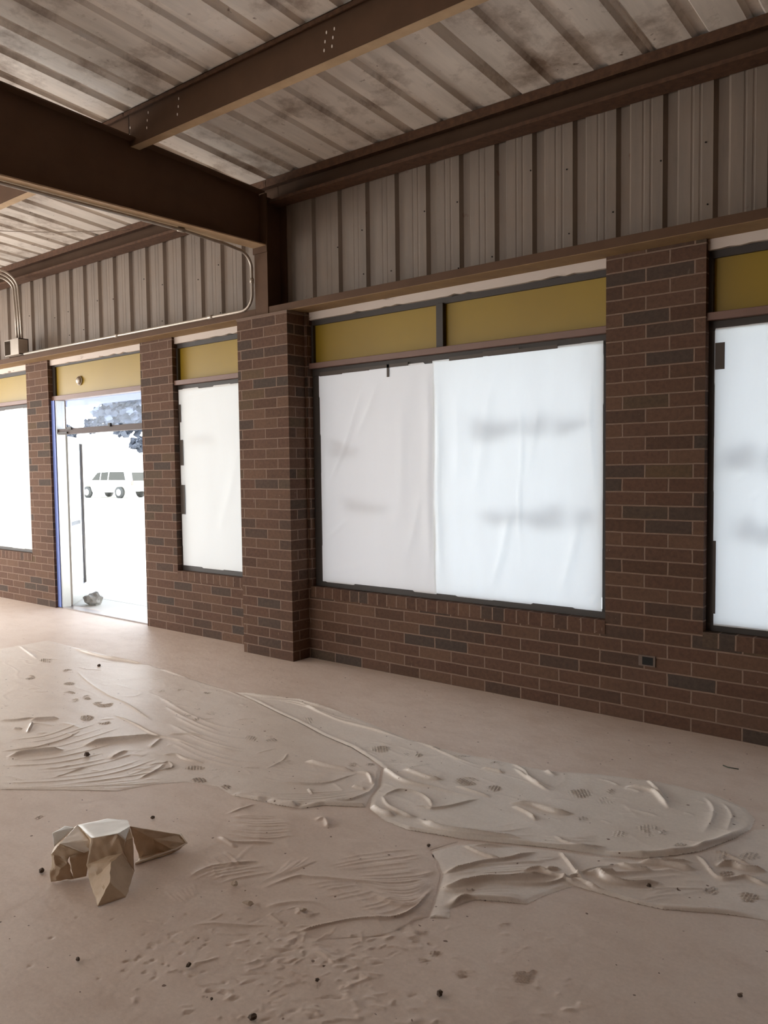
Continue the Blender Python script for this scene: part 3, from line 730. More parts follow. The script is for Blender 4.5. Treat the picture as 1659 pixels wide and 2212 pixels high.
# --- traced folds: (points, height, width)
BIG = [
 ([(160, 1402), (190, 1412), (230, 1422), (270, 1428), (315, 1436), (328, 1440)], .022, .05),
 ([(347, 1446), (380, 1457), (412, 1467)], .018, .035),
 ([(450, 1480), (500, 1496), (550, 1515), (600, 1540), (650, 1563), (700, 1590), (760, 1615), (800, 1640), (832, 1664), (870, 1690), (930, 1703), (1000, 1720), (1065, 1734)], .022, .035),
 ([(515, 1497), (560, 1505), (610, 1510), (650, 1515), (690, 1528), (720, 1530)], .018, .03),
 ([(560, 1510), (640, 1518), (690, 1540), (740, 1560), (800, 1576), (880, 1600)], .014, .025),
 ([(640, 1520), (700, 1530), (760, 1547), (800, 1563)], .013, .025),
 ([(600, 1513), (660, 1527), (720, 1548), (770, 1560)], .010, .02),
 ([(880, 1596), (930, 1615), (985, 1640), (1035, 1655)], .012, .02),
 ([(1040, 1660), (1070, 1667), (1088, 1672)], .018, .03),
 ([(870, 1663), (900, 1675), (930, 1685), (960, 1687)], .018, .03),
 ([(985, 1700), (1020, 1712), (1060, 1725)], .014, .03),
 ([(1100, 1737), (1150, 1742), (1200, 1758), (1240, 1760)], .022, .03),
 ([(1105, 1743), (1140, 1760), (1158, 1775)], .016, .03),
 ([(1130, 1640), (1170, 1662), (1200, 1678)], .014, .035),
 ([(1110, 1660), (1150, 1690), (1190, 1712)], .012, .03),
 ([(1090, 1642), (1130, 1665), (1150, 1690), (1200, 1705)], .010, .025),
 ([(1350, 1700), (1405, 1710), (1425, 1725), (1445, 1748)], .020, .035),
 ([(1395, 1685), (1418, 1705), (1436, 1730)], .010, .02),
 ([(1520, 1722), (1540, 1748), (1538, 1775), (1520, 1800)], .008, .04),
 ([(1560, 1735), (1580, 1765), (1570, 1800)], .006, .03),
 ([(1195, 1805), (1215, 1820), (1250, 1832), (1310, 1833)], .012, .02),
 # lower border of the swirl
 ([(500, 1718), (530, 1727), (570, 1730)], .030, .05), ([(575, 1732), (605, 1740), (645, 1743)], .030, .05),
 ([(650, 1748), (700, 1742), (750, 1743), (795, 1747), (815, 1760)], .032, .05),
 ([(800, 1745), (830, 1760), (855, 1765)], .028, .04),
 ([(825, 1722), (840, 1745), (880, 1765), (905, 1767)], .018, .025),
 ([(825, 1725), (860, 1710), (900, 1715), (925, 1730), (935, 1748)], .014, .025),
 ([(895, 1743), (920, 1746), (935, 1750), (980, 1743), (1035, 1728)], .014, .02),
 ([(905, 1770), (930, 1788), (980, 1800), (1040, 1808), (1110, 1815), (1150, 1825)], .022, .035),
 ([(830, 1772), (870, 1788), (930, 1803), (1000, 1808)], .018, .03),
 ([(880, 1792), (950, 1806), (1020, 1812), (1090, 1820), (1160, 1828), (1230, 1836), (1320, 1842)], .024, .035),
 ([(1100, 1822), (1180, 1830), (1290, 1838)], .012, .02),
 ([(1305, 1842), (1350, 1850), (1400, 1852), (1460, 1847), (1510, 1840), (1560, 1825), (1600, 1805), (1625, 1790)], .034, .055),
 ([(1500, 1838), (1540, 1825), (1580, 1815), (1620, 1812)], .016, .03),
 # left sheet
 ([(180, 1612), (210, 1606), (250, 1600), (300, 1596), (348, 1592)], .026, .045),
 ([(15, 1637), (50, 1630), (90, 1625), (138, 1621)], .026, .045),
 ([(245, 1545), (290, 1565), (330, 1587), (352, 1593), (400, 1606), (430, 1618)], .010, .02),
 ([(165, 1450), (190, 1475), (230, 1502), (270, 1520), (330, 1560)], .008, .02),
 ([(40, 1395), (60, 1410), (80, 1425)], .010, .03), ([(65, 1558), (90, 1555), (128, 1553)], .020, .025),
 ([(0, 1557), (35, 1557), (75, 1551)], .012, .02), ([(60, 1585), (68, 1570), (70, 1562)], .02, .018), ([(28, 1576), (48, 1576)], .012, .02),
 ([(0, 1706), (35, 1706), (75, 1707)], .016, .018), ([(100, 1707), (160, 1708), (250, 1709)], .020, .02),
 ([(325, 1617), (345, 1600), (352, 1596)], .012, .03), ([(350, 1632), (380, 1632), (400, 1642), (440, 1650)], .014, .02),
 ([(240, 1640), (262, 1628), (276, 1623)], .014, .04), ([(345, 1665), (372, 1660), (365, 1648), (350, 1650)], .010, .012),
 ([(300, 1684), (340, 1665), (358, 1650)], .010, .02), ([(360, 1588), (410, 1588), (440, 1592)], .012, .018),
 ([(115, 1682), (150, 1670), (190, 1657)], .007, .012), ([(0, 1624), (40, 1621), (80, 1615), (140, 1598), (175, 1578)], .008, .014),
 # right oval near (780,1700)
 ([(770, 1669), (795, 1675), (805, 1697)], .020, .03), ([(660, 1645), (700, 1655), (750, 1665), (765, 1668)], .020, .035),
 ([(810, 1665), (812, 1690), (800, 1712), (760, 1730), (710, 1738)], .010, .018), ([(760, 1700), (790, 1708)], .014, .02),
 ([(620, 1690), (660, 1695), (710, 1692), (770, 1672)], .008, .014), ([(690, 1735), (760, 1728), (790, 1715)], .006, .012),
 ([(575, 1662), (610, 1645), (622, 1628)], .006, .014), ([(665, 1705), (675, 1718)], .012, .014),
 # lower right strip
 ([(930, 1840), (955, 1830), (985, 1827), (1000, 1827)], .022, .03),
 ([(1000, 1827), (1035, 1845), (1065, 1855), (1085, 1857)], .018, .02), ([(1015, 1828), (1040, 1828), (1120, 1830), (1150, 1832)], .014, .02),
 ([(955, 1890), (1000, 1878), (1050, 1865), (1090, 1860), (1130, 1850), (1160, 1842)], .018, .025),
 ([(950, 1920), (1010, 1912), (1050, 1905), (1110, 1901), (1160, 1899), (1205, 1898)], .026, .035),
 ([(1125, 1890), (1150, 1883), (1170, 1882), (1190, 1892), (1215, 1900), (1260, 1918), (1300, 1932)], .018, .022),
 ([(1180, 1880), (1210, 1880)], .018, .025), ([(1050, 1902), (1100, 1912), (1180, 1912), (1235, 1897), (1280, 1882), (1330, 1870)], .012, .02),
 ([(1205, 1838), (1225, 1862), (1245, 1890), (1262, 1905)], .020, .018),
 ([(1260, 1890), (1290, 1890), (1310, 1903), (1350, 1912), (1390, 1912), (1430, 1908)], .026, .035),
 ([(1335, 1870), (1370, 1880), (1410, 1885)], .018, .02), ([(1380, 1865), (1430, 1870), (1480, 1880), (1510, 1883)], .026, .035),
 ([(1380, 1860), (1440, 1863), (1500, 1865)], .014, .02), ([(1290, 1885), (1330, 1888)], .014, .03),
 ([(1500, 1845), (1520, 1865), (1545, 1895), (1570, 1903), (1610, 1898), (1640, 1910), (1680, 1925)], .016, .025),
 ([(1545, 1875), (1580, 1870), (1605, 1880), (1659, 1885)], .026, .03), ([(1520, 1835), (1560, 1845), (1620, 1870)], .010, .015),
 ([(1225, 1893), (1260, 1908), (1300, 1930), (1370, 1950), (1430, 1964), (1500, 1968), (1560, 1973), (1650, 1986)], .026, .028),
 ([(1400, 1925), (1460, 1922), (1540, 1925)], .006, .02), ([(1630, 1765), (1660, 1770), (1700, 1775)], .02, .02),
 ([(970, 1962), (1000, 1945), (1025, 1943), (1080, 1947), (1138, 1953)], .024, .03), ([(950, 1920), (980, 1928), (1020, 1930)], .012, .018),
 ([(580, 2036), (640, 2016), (700, 2000), (760, 1988), (800, 1985), (850, 1985), (890, 1970), (920, 1940), (945, 1900)], .010, .012),
 ([(810, 2022), (850, 2012), (895, 1988), (920, 1982), (970, 1982)], .014, .014), ([(930, 1842), (948, 1870), (952, 1895), (940, 1920)], .003, .010),
]
for px, h, wd in BIG: ridge(HS, px, h * 1.35, wd * 0.5, asym=0.32, wearc=0.0)
# families of fine stretch lines
fam(HS, [(0, 1600), (90, 1592), (170, 1565), (230, 1545)], [(0, 1702), (120, 1698), (260, 1680), (350, 1648)], 12, .0035, .012)
fam(HS, [(60, 1700), (200, 1690), (320, 1672), (375, 1655)], [(100, 1704), (250, 1703), (340, 1700), (400, 1690)], 5, .0035, .010)
fam(HS, [(470, 1700), (560, 1715), (700, 1712), (790, 1705)], [(560, 1730), (680, 1738), (760, 1725), (800, 1712)], 6, .003, .010)
fam(HS, [(560, 1655), (640, 1665), (720, 1672), (770, 1672)], [(560, 1680), (620, 1692), (700, 1695), (760, 1685)], 5, .003, .010)
fam(HS, [(340, 1505), (400, 1540), (470, 1570), (540, 1580)], [(360, 1600), (430, 1635), (500, 1655), (560, 1660)], 9, .005, .022)
fam(HS, [(860, 1765), (950, 1790), (1050, 1790), (1130, 1775)], [(900, 1780), (1000, 1802), (1100, 1808), (1190, 1800)], 5, .003, .012)
fam(HS, [(960, 1880), (1080, 1870), (1200, 1862)], [(960, 1910), (1080, 1900), (1200, 1895)], 6, .006, .016)
fam(HS, [(960, 1935), (1060, 1920), (1150, 1918)], [(990, 1940), (1080, 1942), (1140, 1945)], 4, .004, .014)
fam(HS, [(1290, 1860), (1400, 1858), (1480, 1862)], [(1300, 1905), (1400, 1898), (1500, 1890)], 4, .007, .02)
fam(HS, [(1130, 1800), (1200, 1812), (1300, 1815)], [(1130, 1818), (1210, 1828), (1320, 1830)], 4, .003, .010)
rr = random.Random(9)
for k in range(150):   # small random creases over the films
    if k < 70: u = rr.uniform(0, 760); v = rr.uniform(1400, 1700); a = rr.choice([rr.gauss(0.35, .25), rr.gauss(-0.25, .2)])
    elif k < 120: u = rr.uniform(780, 1560); v = rr.uniform(1600, 1830) ; a = rr.gauss(0.35, .35)
    else: u = rr.uniform(980, 1640); v = rr.uniform(1850, 1960); a = rr.gauss(0.0, .25)
    L = rr.uniform(15, 70) * (0.5 + (v - 1400) / 600); c = rr.uniform(-.05, .05) * L
    ridge(HS, [(u, v), (u + .5 * L * math.cos(a), v + .5 * L * math.sin(a) * .5 + c), (u + L * math.cos(a), v + L * math.sin(a) * .5)], rr.uniform(.002, .006), rr.uniform(.008, .02), 0.5)
# centre fan
CF = [
 ([(700, 1868), (780, 1850), (863, 1840), (900, 1836)], [(760, 1895), (830, 1893), (900, 1885), (945, 1868)], 8, .0030, .012),
 ([(760, 1900), (830, 1900), (900, 1895), (948, 1880)], [(790, 1925), (850, 1955), (900, 1955), (940, 1915)], 12, .0040, .010),
 ([(640, 1915), (700, 1905), (760, 1902)], [(820, 1985), (870, 1975), (915, 1945)], 10, .0032, .010),
 ([(490, 1760), (550, 1765), (620, 1765)], [(480, 1800), (560, 1812), (640, 1805)], 10, .004, .011),
 ([(560, 1910), (610, 1880), (640, 1840)], [(610, 1900), (640, 1880), (690, 1860)], 6, .003, .010),
 ([(400, 1905), (450, 1880), (560, 1862)], [(420, 1925), (500, 1900), (600, 1882)], 5, .004, .012),
 ([(420, 1850), (445, 1875), (455, 1905)], [(470, 1830), (500, 1850), (520, 1875)], 7, .003, .010)]
for A, B, n, h, wd in CF: fam(HS, A, B, n, h, wd); 
CFR = [([(568, 1919), (640, 1895), (676, 1897), (760, 1903), (830, 1915)], .010, .013), ([(400, 1900), (455, 1875), (510, 1868), (560, 1860)], .010, .014),
 ([(470, 1805), (500, 1820), (600, 1822)], .009, .012), ([(480, 1757), (500, 1756), (560, 1735)], .008, .010), ([(470, 1808), (500, 1826), (510, 1832)], .014, .012),
 ([(682, 1775), (700, 1772), (710, 1790)], .016, .02), ([(640, 1960), (660, 1978), (690, 1973)], .008, .012), ([(530, 2010), (550, 1975), (600, 1955), (670, 1950), (720, 1968)], .006, .02)]
for px, h, wd in CFR: ridge(HS, px, h, wd)
# --- bare floor scuffs in the foreground
FR = [([(410, 2082), (440, 2078), (475, 2068)], .006, .007), ([(675, 2050), (700, 2062), (715, 2076), (735, 2082)], .007, .010), ([(680, 2046), (710, 2060), (735, 2080)], .004, .008),
 ([(530, 2100), (560, 2090)], .003, .006), ([(415, 1998), (470, 1996), (560, 2002)], .004, .010), ([(430, 1992), (520, 2000), (590, 1998)], .003, .008),
 ([(580, 1975), (600, 1990), (612, 1995)], .006, .008), ([(635, 1975), (655, 1968), (690, 1975)], .005, .010), ([(660, 2178), (690, 2186)], .006, .008), ([(720, 2201), (780, 2204)], .004, .008),
 ([(738, 2148), (760, 2160), (775, 2180)], .004, .008), ([(770, 2100), (800, 2115)], .006, .008), ([(735, 2142), (760, 2128), (800, 2112)], .003, .006)]
for px, h, wd in FR: ridge(HF, px, h, wd)
rr = random.Random(5)
for k in range(230):
    u = rr.gauss(640, 130); v = rr.uniform(1960, 2215); a = rr.gauss(-0.25, 0.7); L = rr.uniform(8, 45); c = rr.uniform(-0.02, 0.02)
    P = [(u + L * t * math.cos(a), v + 0.55 * L * t * math.sin(a) + c * (t * L) ** 2 * .3) for t in (0, .5, 1)]
    ridge(HF, P, rr.uniform(.002, .005) * rr.choice([1, 1, -1]), rr.uniform(.003, .007), 0.7)
for k in range(46):
    u = rr.gauss(360, 90); v = rr.gauss(2070, 50)
    ridge(HF, [(u, v), (u + rr.uniform(5, 18), v + rr.uniform(-4, 4))], -0.004, rr.uniform(.005, .009), 0.8)
fam(HF, [(360, 1925), (375, 1940), (395, 1955)], [(415, 1905), (420, 1920), (425, 1935)], 7, .003, .006)
for k in range(60):   # light scuffs over the right foreground
    u = rr.uniform(700, 1250); v = rr.uniform(2000, 2212); ridge(HF, [(u, v), (u + rr.uniform(8, 40), v + rr.uniform(-8, 6))], rr.uniform(.001, .003), .008, 0.8)
# shoe prints
FT = [(150, 1500, 17, 7), (158, 1513, 16, 6), (190, 1508, 14, 6), (225, 1522, 27, 9), (188, 1552, 16, 8), (225, 1562, 18, 6), (65, 1465, 14, 7), (100, 1428, 17, 6), (148, 1450, 16, 5), (150, 1478, 15, 4),
 (352, 1495, 12, 5), (395, 1492, 16, 5), (448, 1497, 10, 5), (425, 1532, 9, 5), (405, 1545, 18, 5), (455, 1541, 16, 5), (428, 1556, 15, 6), (540, 1597, 18, 9), (587, 1602, 15, 8), (430, 1687, 20, 8), (487, 1703, 15, 9),
 (470, 1668, 18, 7), (420, 1660, 25, 6), (762, 1653, 13, 7), (800, 1652, 12, 8), (685, 1693, 12, 2), (822, 1620, 26, 9), (845, 1640, 16, 8), (870, 1630, 16, 6), (665, 1558, 14, 9), (905, 1632, 10, 6), (940, 1619, 14, 6), (975, 1633, 18, 5), (1000, 1633, 22, 5),
 (1010, 1690, 34, 12), (1066, 1705, 22, 9), (1075, 1652, 22, 8), (1250, 1715, 34, 12), (1310, 1730, 22, 10), (1320, 1712, 14, 9), (1259, 1771, 14, 8), (1400, 1795, 30, 17), (1433, 1800, 12, 7), (1335, 1803, 24, 9), (1470, 1828, 18, 6),
 (1535, 1927, 20, 14), (1615, 1940, 30, 14), (1570, 1890, 20, 9), (1550, 1850, 30, 14), (1620, 1850, 30, 10), (1040, 2064, 60, 0.1), (90, 1768, 18, 9), (1018, 1927, 10, 4)]
for k, (u, v, a, c) in enumerate(FT):
    if c < 1: continue
    foot(HF if (u, v) == (90, 1768) else HS, u, v, a, c, sd=k)
for k, (u, v, a, c) in enumerate([(910, 2012, 17, 12), (898, 2028, 15, 10), (1095, 2002, 24, 13), (1100, 2055, 28, 16), (1130, 2112, 32, 22), (915, 2072, 20, 12), (1000, 2105, 20, 10), (1150, 2100, 14, 9), (940, 2060, 20, 8)]):
    foot(HF, u, v, a, c, depth=0.0035, pitch=0.014, wear=0.12, sd=50 + k)

# film sheets outline masks (traced)
def pip(poly, X, Y):
    inside = np.zeros(X.shape, bool); n = len(poly)
    for i in range(n):
        x1, y1 = poly[i]; x2, y2 = poly[(i + 1) % n]
        if y1 == y2: continue
        c = ((Y > y1) != (Y > y2)) & (X < (x2 - x1) * (Y - y1) / (y2 - y1) + x1); inside ^= c
    return inside
def edgedist(poly, X, Y):
    best = np.full(X.shape, 9.0)
    for i in range(len(poly)):
        ax, ay = poly[i]; bx_, by = poly[(i + 1) % len(poly)]; dx, dy = bx_ - ax, by - ay; ll = dx * dx + dy * dy + 1e-12
        t = np.clip(((X - ax) * dx + (Y - ay) * dy) / ll, 0, 1); best = np.minimum(best, np.hypot(X - ax - t * dx, Y - ay - t * dy))
    return best
BASE = 0.004 * vnoise(GX, GY, 1.3, 21, 3) + 0.0016 * vnoise(GX, GY, 14, 31, 4, 0.6)
HF += BASE + 0.0012 * vnoise(GX, GY, 45, 61, 3, 0.7)
HS += 0.003 * np.maximum(0, 0.06 - np.abs(vnoise(GX + 0.5 * GY, GY * 1.6, 2.6, 91, 2))) / 0.06 * np.clip(vnoise(GX, GY, 0.8, 97, 2) * 4 + .3, 0, 1) * 0.6
HS += 0.006 * vnoise(GX, GY, 1.6, 41, 3) + 0.0022 * vnoise(GX, GY, 9, 51, 4, 0.55)
HF -= HF.max() * 0 ; FB = 0.0
POLY = {
 'A': [(-330, 1345), (60, 1372), (160, 1398), (240, 1418), (330, 1438), (412, 1466), (500, 1494), (550, 1515), (600, 1540), (650, 1563), (700, 1590), (760, 1615), (800, 1640), (825, 1660), (818, 1700), (800, 1722), (790, 1745), (700, 1741), (650, 1748), (605, 1741), (570, 1733), (500, 1719), (470, 1700), (400, 1690), (330, 1695), (252, 1710), (130, 1707), (0, 1706), (-330, 1700)],
 'B': [(505, 1494), (560, 1501), (650, 1512), (700, 1524), (780, 1555), (880, 1596), (985, 1625), (1060, 1640), (1180, 1665), (1290, 1672), (1420, 1688), (1540, 1715), (1610, 1745), (1632, 1770), (1625, 1790), (1590, 1812), (1510, 1842), (1460, 1850), (1390, 1856), (1310, 1850), (1230, 1838), (1160, 1830), (1000, 1814), (880, 1794), (830, 1774), (797, 1748), (802, 1722), (820, 1700), (828, 1660), (800, 1640), (760, 1615), (700, 1590), (650, 1563), (600, 1540), (550, 1515)],
 'C': [(930, 1841), (985, 1826), (1050, 1822), (1160, 1833), (1310, 1853), (1390, 1859), (1510, 1845), (1592, 1815), (1628, 1792), (1800, 1780), (1900, 1900), (1800, 2005), (1650, 1988), (1560, 1975), (1430, 1966), (1370, 1952), (1300, 1932), (1240, 1915), (1180, 1935), (1138, 1955), (1080, 1949), (1025, 1945), (972, 1964), (975, 1985), (925, 1984), (935, 1960), (950, 1915), (956, 1890), (948, 1868)],
 'D': [(500, 1724), (570, 1737), (640, 1748), (790, 1750), (830, 1778), (880, 1798), (990, 1818), (930, 1838), (946, 1868), (953, 1890), (945, 1925), (925, 1982), (895, 1990), (850, 2014), (810, 2024), (700, 2030), (640, 2020), (560, 1960), (470, 1910), (400, 1905), (395, 1880), (440, 1850), (465, 1800)]}
SHEETS = [('A', 0.002, 'wide dust-covered plastic film on the floor spreading left toward the doorway'), ('B', 0.003, 'pale swirling dust-covered plastic film across the middle of the floor, below the large window'),
          ('C', 0.002, 'folded strip of dusty plastic film at the right edge of the floor, under the swirl'), ('D', 0.0015, 'fan-wrinkled dusty plastic film in the centre foreground beside the paper bag')]
COVER = np.zeros(GX.shape, bool)
for key, lift, label in SHEETS:
    poly = [tuple(fl(u, v)[:2]) for (u, v) in POLY[key]]
    inside = pip(poly, GX, GY); COVER |= inside
    ed = edgedist(poly, GX, GY); rise = np.clip(ed / (0.03 if key != 'D' else 0.06), 0, 1); rise = rise * rise * (3 - 2 * rise)
    Z = HF * (1 - rise) + rise * (HS + lift) + 0.0008
    Z = np.maximum(Z, HF + 0.0006 * 0 + 0.0008)
    rows, cols = inside.shape
    vid = -np.ones(inside.shape, np.int64)
    q = inside[:-1, :-1] & inside[1:, :-1] & inside[:-1, 1:] & inside[1:, 1:]
    used = np.zeros_like(inside); used[:-1, :-1] |= q; used[1:, :-1] |= q; used[:-1, 1:] |= q; used[1:, 1:] |= q
    vid[used] = np.arange(used.sum())
    V = np.c_[GX[used], GY[used], Z[used]].astype(np.float32)
    Q = np.c_[vid[:-1, :-1][q], vid[:-1, 1:][q], vid[1:, 1:][q], vid[1:, :-1][q]].astype(np.int32)
    me = bpy.data.meshes.new('plastic_film'); me.vertices.add(len(V)); me.vertices.foreach_set('co', V.ravel())
    me.loops.add(Q.size); me.loops.foreach_set('vertex_index', Q.ravel()); me.polygons.add(len(Q))
    me.polygons.foreach_set('loop_start', np.arange(0, Q.size, 4, dtype=np.int32)); me.polygons.foreach_set('loop_total', np.full(len(Q), 4, np.int32))
    me.polygons.foreach_set('use_smooth', np.ones(len(Q), bool)); me.update(calc_edges=True)
    ca = me.color_attributes.new('wear', 'FLOAT_COLOR', 'POINT'); wv = WR[used]; ca.data.foreach_set('color', np.c_[wv, wv, wv, np.ones_like(wv)].astype(np.float32).ravel())
    tag(link('plastic_film', me, {'A': M_FILM_A, 'B': M_FILM, 'C': M_FILM_A, 'D': M_FLOOR}[key]), label, 'plastic sheeting')
# floor slab: fine relief where seen close, plain elsewhere
b = MB()
used = np.ones(GX.shape, bool); 
far = COVER.copy()
# drop floor cells well under the films (keep a margin)
er = COVER.copy()
for _ in range(6): er[1:-1, 1:-1] = er[1:-1, 1:-1] & er[:-2, 1:-1] & er[2:, 1:-1] & er[1:-1, :-2] & er[1:-1, 2:]
Zf = HF.copy(); bd = np.minimum.reduce([GX - AX0, AX1 - GX, GY - AY0, AY1 - GY]); Zf = Zf * np.clip(bd / 0.1, 0, 1)
Zf[er] -= 0.0
keep = ~er; q = keep[:-1, :-1] | keep[1:, :-1] | keep[:-1, 1:] | keep[1:, 1:]
vid = np.arange(GX.size).reshape(GX.shape)
Q = np.c_[vid[:-1, :-1][q], vid[:-1, 1:][q], vid[1:, 1:][q], vid[1:, :-1][q]].astype(np.int64)
uq, inv = np.unique(Q, return_inverse=True); Q = inv.reshape(-1, 4).astype(np.int32)
V = np.c_[GX.ravel()[uq], GY.ravel()[uq], Zf.ravel()[uq]]
wv = WR.ravel()[uq]
# surrounding plain floor
ex = []; base_i = len(V)
X0, X1, Y0, Y1 = XL, XR, YB, 0.22
ring = [((X0, Y0), (X1, AY0)), ((X0, AY0), (AX0, AY1)), ((AX1, AY0), (X1, AY1)), ((X0, AY1), (X1, Y1))]
VE = []; QE = []
for (a, c) in ring:
    i = base_i + len(VE); VE += [(a[0], a[1], 0), (c[0], a[1], 0), (c[0], c[1], 0), (a[0], c[1], 0)]; QE.append((i, i + 1, i + 2, i + 3))
# underside slab so the holes below the films stay closed
i = base_i + len(VE); VE += [(X0, Y0, -0.015), (X1, Y0, -0.015), (X1, Y1, -0.015), (X0, Y1, -0.015)]; QE.append((i, i + 1, i + 2, i + 3))
V = np.r_[V, np.array(VE)].astype(np.float32); Q = np.r_[Q, np.array(QE, np.int32)]; wv = np.r_[wv, np.zeros(len(VE))]
me = bpy.data.meshes.new('floor'); me.vertices.add(len(V)); me.vertices.foreach_set('co', V.ravel())
me.loops.add(Q.size); me.loops.foreach_set('vertex_index', Q.ravel()); me.polygons.add(len(Q))
me.polygons.foreach_set('loop_start', np.arange(0, Q.size, 4, dtype=np.int32)); me.polygons.foreach_set('loop_total', np.full(len(Q), 4, np.int32))
sm = np.ones(len(Q), bool); sm[-5:] = False; me.polygons.foreach_set('use_smooth', sm); me.update(calc_edges=True)
ca = me.color_attributes.new('wear', 'FLOAT_COLOR', 'POINT'); ca.data.foreach_set('color', np.c_[wv, wv, wv, np.ones_like(wv)].astype(np.float32).ravel())
tag(link('floor', me, M_FLOOR), kind='structure')
del GX, GY, HS, WR, COVER

# ------------------------------------------------------------------ crumpled paper bag
def kraft():
    M = NM('kraft_paper'); f = M.noise(M.obj(), 12, 5)
    M.l(M.ramp(f, (0.3, srgb(186, 160, 132)), (0.7, srgb(206, 182, 154))), M.b.inputs['Base Color']); M.set(Roughness=0.6)
    M.bump(M.noise(M.obj(), 18, 4), 0.25, 0.01); return M.m
def bagwhite():
    M = NM('white_paper'); f = M.noise(M.obj(), 9, 4)
    M.l(M.ramp(f, (0.3, srgb(226, 222, 214)), (0.7, srgb(240, 238, 232))), M.b.inputs['Base Color']); M.set(Roughness=0.5)
    M.bump(M.noise(M.obj(), 10, 3), 0.2, 0.01); return M.m
M_KRAFT = kraft(); M_BW = bagwhite()
def G(u, v, z=0.004): return fl(u, v, z)
def A_(fu, fv, u, v):
    """point at picture (u,v) standing over the floor point seen at (fu,fv): depth from the floor point"""
    p = fl(fu, fv); dist = (p - CAMP).dot(F_); d = ray(u, v); return CAMP + d * dist
BP = {
 'a1': A_(113, 1872, 113, 1799), 'a2': A_(140, 1850, 140, 1784), 'a3': A_(160, 1850, 161, 1787), 'a4': A_(118, 1890, 118, 1828),
 't1': A_(168, 1850, 168, 1782), 't2': A_(232, 1830, 232, 1768), 't3': A_(275, 1850, 275, 1771), 't4': A_(271, 1890, 271, 1815), 't5': A_(253, 1893, 253, 1801), 't6': A_(198, 1895, 198, 1811),
 'm1': A_(195, 1885, 195, 1815), 'm2': A_(193, 1895, 193, 1838), 'm3': A_(180, 1898, 180, 1842), 'm4': A_(130, 1893, 130, 1822),
 'l1': A_(110, 1904, 110, 1846), 'l2': A_(150, 1903, 150, 1850), 'l3': A_(146, 1905, 146, 1861), 'l4': A_(128, 1904, 128, 1850),
 'g1': G(108, 1906), 'g2': G(158, 1899), 'g3': G(187, 1893),
 'f1': A_(187, 1902, 187, 1868), 'f2': A_(290, 1896, 290, 1883), 'f3': A_(240, 1915, 240, 1862), 'f0': A_(192, 1910, 194, 1905), 'f4': G(211, 1958), 'f5': G(272, 1938), 'f6': A_(236, 1938, 236, 1905),
 'fb': A_(222, 1897, 230, 1850),
 's1': A_(287, 1884, 287, 1810), 's2': A_(266, 1895, 266, 1842), 's3': A_(282, 1868, 281, 1785),
 'r1': A_(390, 1822, 390, 1803), 'r2': A_(403, 1830, 403, 1822), 'r3': G(380, 1840), 'r4': G(292, 1868), 'r5': A_(290, 1858, 290, 1817), 'r6': A_(330, 1848, 330, 1812), 'r7': G(342, 1842, 0.003), 'r8': G(300, 1853, 0.003),
}
def lerp(a, c, t): return BP[a].lerp(BP[c], t)
def crump(name, tris, mat, parent, org, sub=3, amp=0.006, seed=0):
    bm = bmesh.new(); vs = {}
    for t in tris:
        fv = []
        for k in t:
            if k not in vs: vs[k] = bm.verts.new(BP[k] - org)
            fv.append(vs[k])
        try: bm.faces.new(fv)
        except ValueError: pass
    bmesh.ops.triangulate(bm, faces=bm.faces); bmesh.ops.subdivide_edges(bm, edges=bm.edges, cuts=sub * 2, use_grid_fill=True)
    keep_ = set()
    for v in bm.verts:
        w_ = v.co + org; n_ = noise.noise(w_ * 45 + Vector((seed, 0, 0))); n2 = abs(noise.noise(w_ * 24 + Vector((seed, 3, 0))))
        v.co += Vector((0.3, -0.8, 0.5)) * (amp * 0.6 * n_ + amp * 3.2 * (0.2 - n2))
        if v.co.z + org.z < 0.003: v.co.z = 0.003 - org.z
    bmesh.ops.recalc_face_normals(bm, faces=bm.faces)
    me = bpy.data.meshes.new(name); bm.to_mesh(me); bm.free()
    me.set_sharp_from_angle(angle=math.radians(24)) if False else None
    o = link(name, me, mat, parent, True); me.set_sharp_from_angle(angle=math.radians(22)); md = o.modifiers.new('thick', 'SOLIDIFY'); md.thickness = 0.0012
    return o
org = fl(200, 1890)
bag = empty('paper_bag', org, 'crumpled brown paper bag with white top, torn open on the dusty floor', 'paper bag')
crump('white_top', [('t1', 't2', 't3', 's3'), ('t1', 's3', 't5', 't6'), ('s3', 't3', 't4', 't5')], M_BW, bag, org, 3, 0.002, 1)
crump('left_flap', [('a1', 'a2', 'a3', 'a4')], M_BW, bag, org, 3, 0.003, 2)
M_CREAM = simple('cream_paper', srgb(222, 208, 192), 0.5, 0, 0.15, 9, 0.2)
crump('cream_fold', [('a3', 't1', 'm1', 'm4'), ('m1', 'm2', 'm3', 'm4')], M_CREAM, bag, org, 5, 0.004, 13)
crump('middle_fold', [('a4', 'a3', 'm4', 'l1'), ('l1', 'm4', 'm3', 'l2'), ('l1', 'l2', 'l3', 'l4')], M_KRAFT, bag, org, 3, 0.004, 3)
crump('left_side', [('l1', 'l4', 'l3', 'g2', 'g1')], M_KRAFT, bag, org, 4, 0.008, 4)
crump('inner_wall', [('l2', 'm3', 'm2', 'g3', 'g2'), ('t1', 't6', 'm2', 'm1')], M_KRAFT, bag, org, 3, 0.004, 5)
crump('hanging_flap', [('t6', 't5', 'fb', 'f1'), ('t5', 't4', 's2', 'fb'), ('fb', 's2', 'f2', 'f3'), ('f1', 'fb', 'f3'), ('f1', 'f3', 'f6', 'f0'), ('f3', 'f2', 'f5', 'f6'), ('f0', 'f6', 'f4'), ('f6', 'f5', 'f4')], M_KRAFT, bag, org, 4, 0.004, 6)
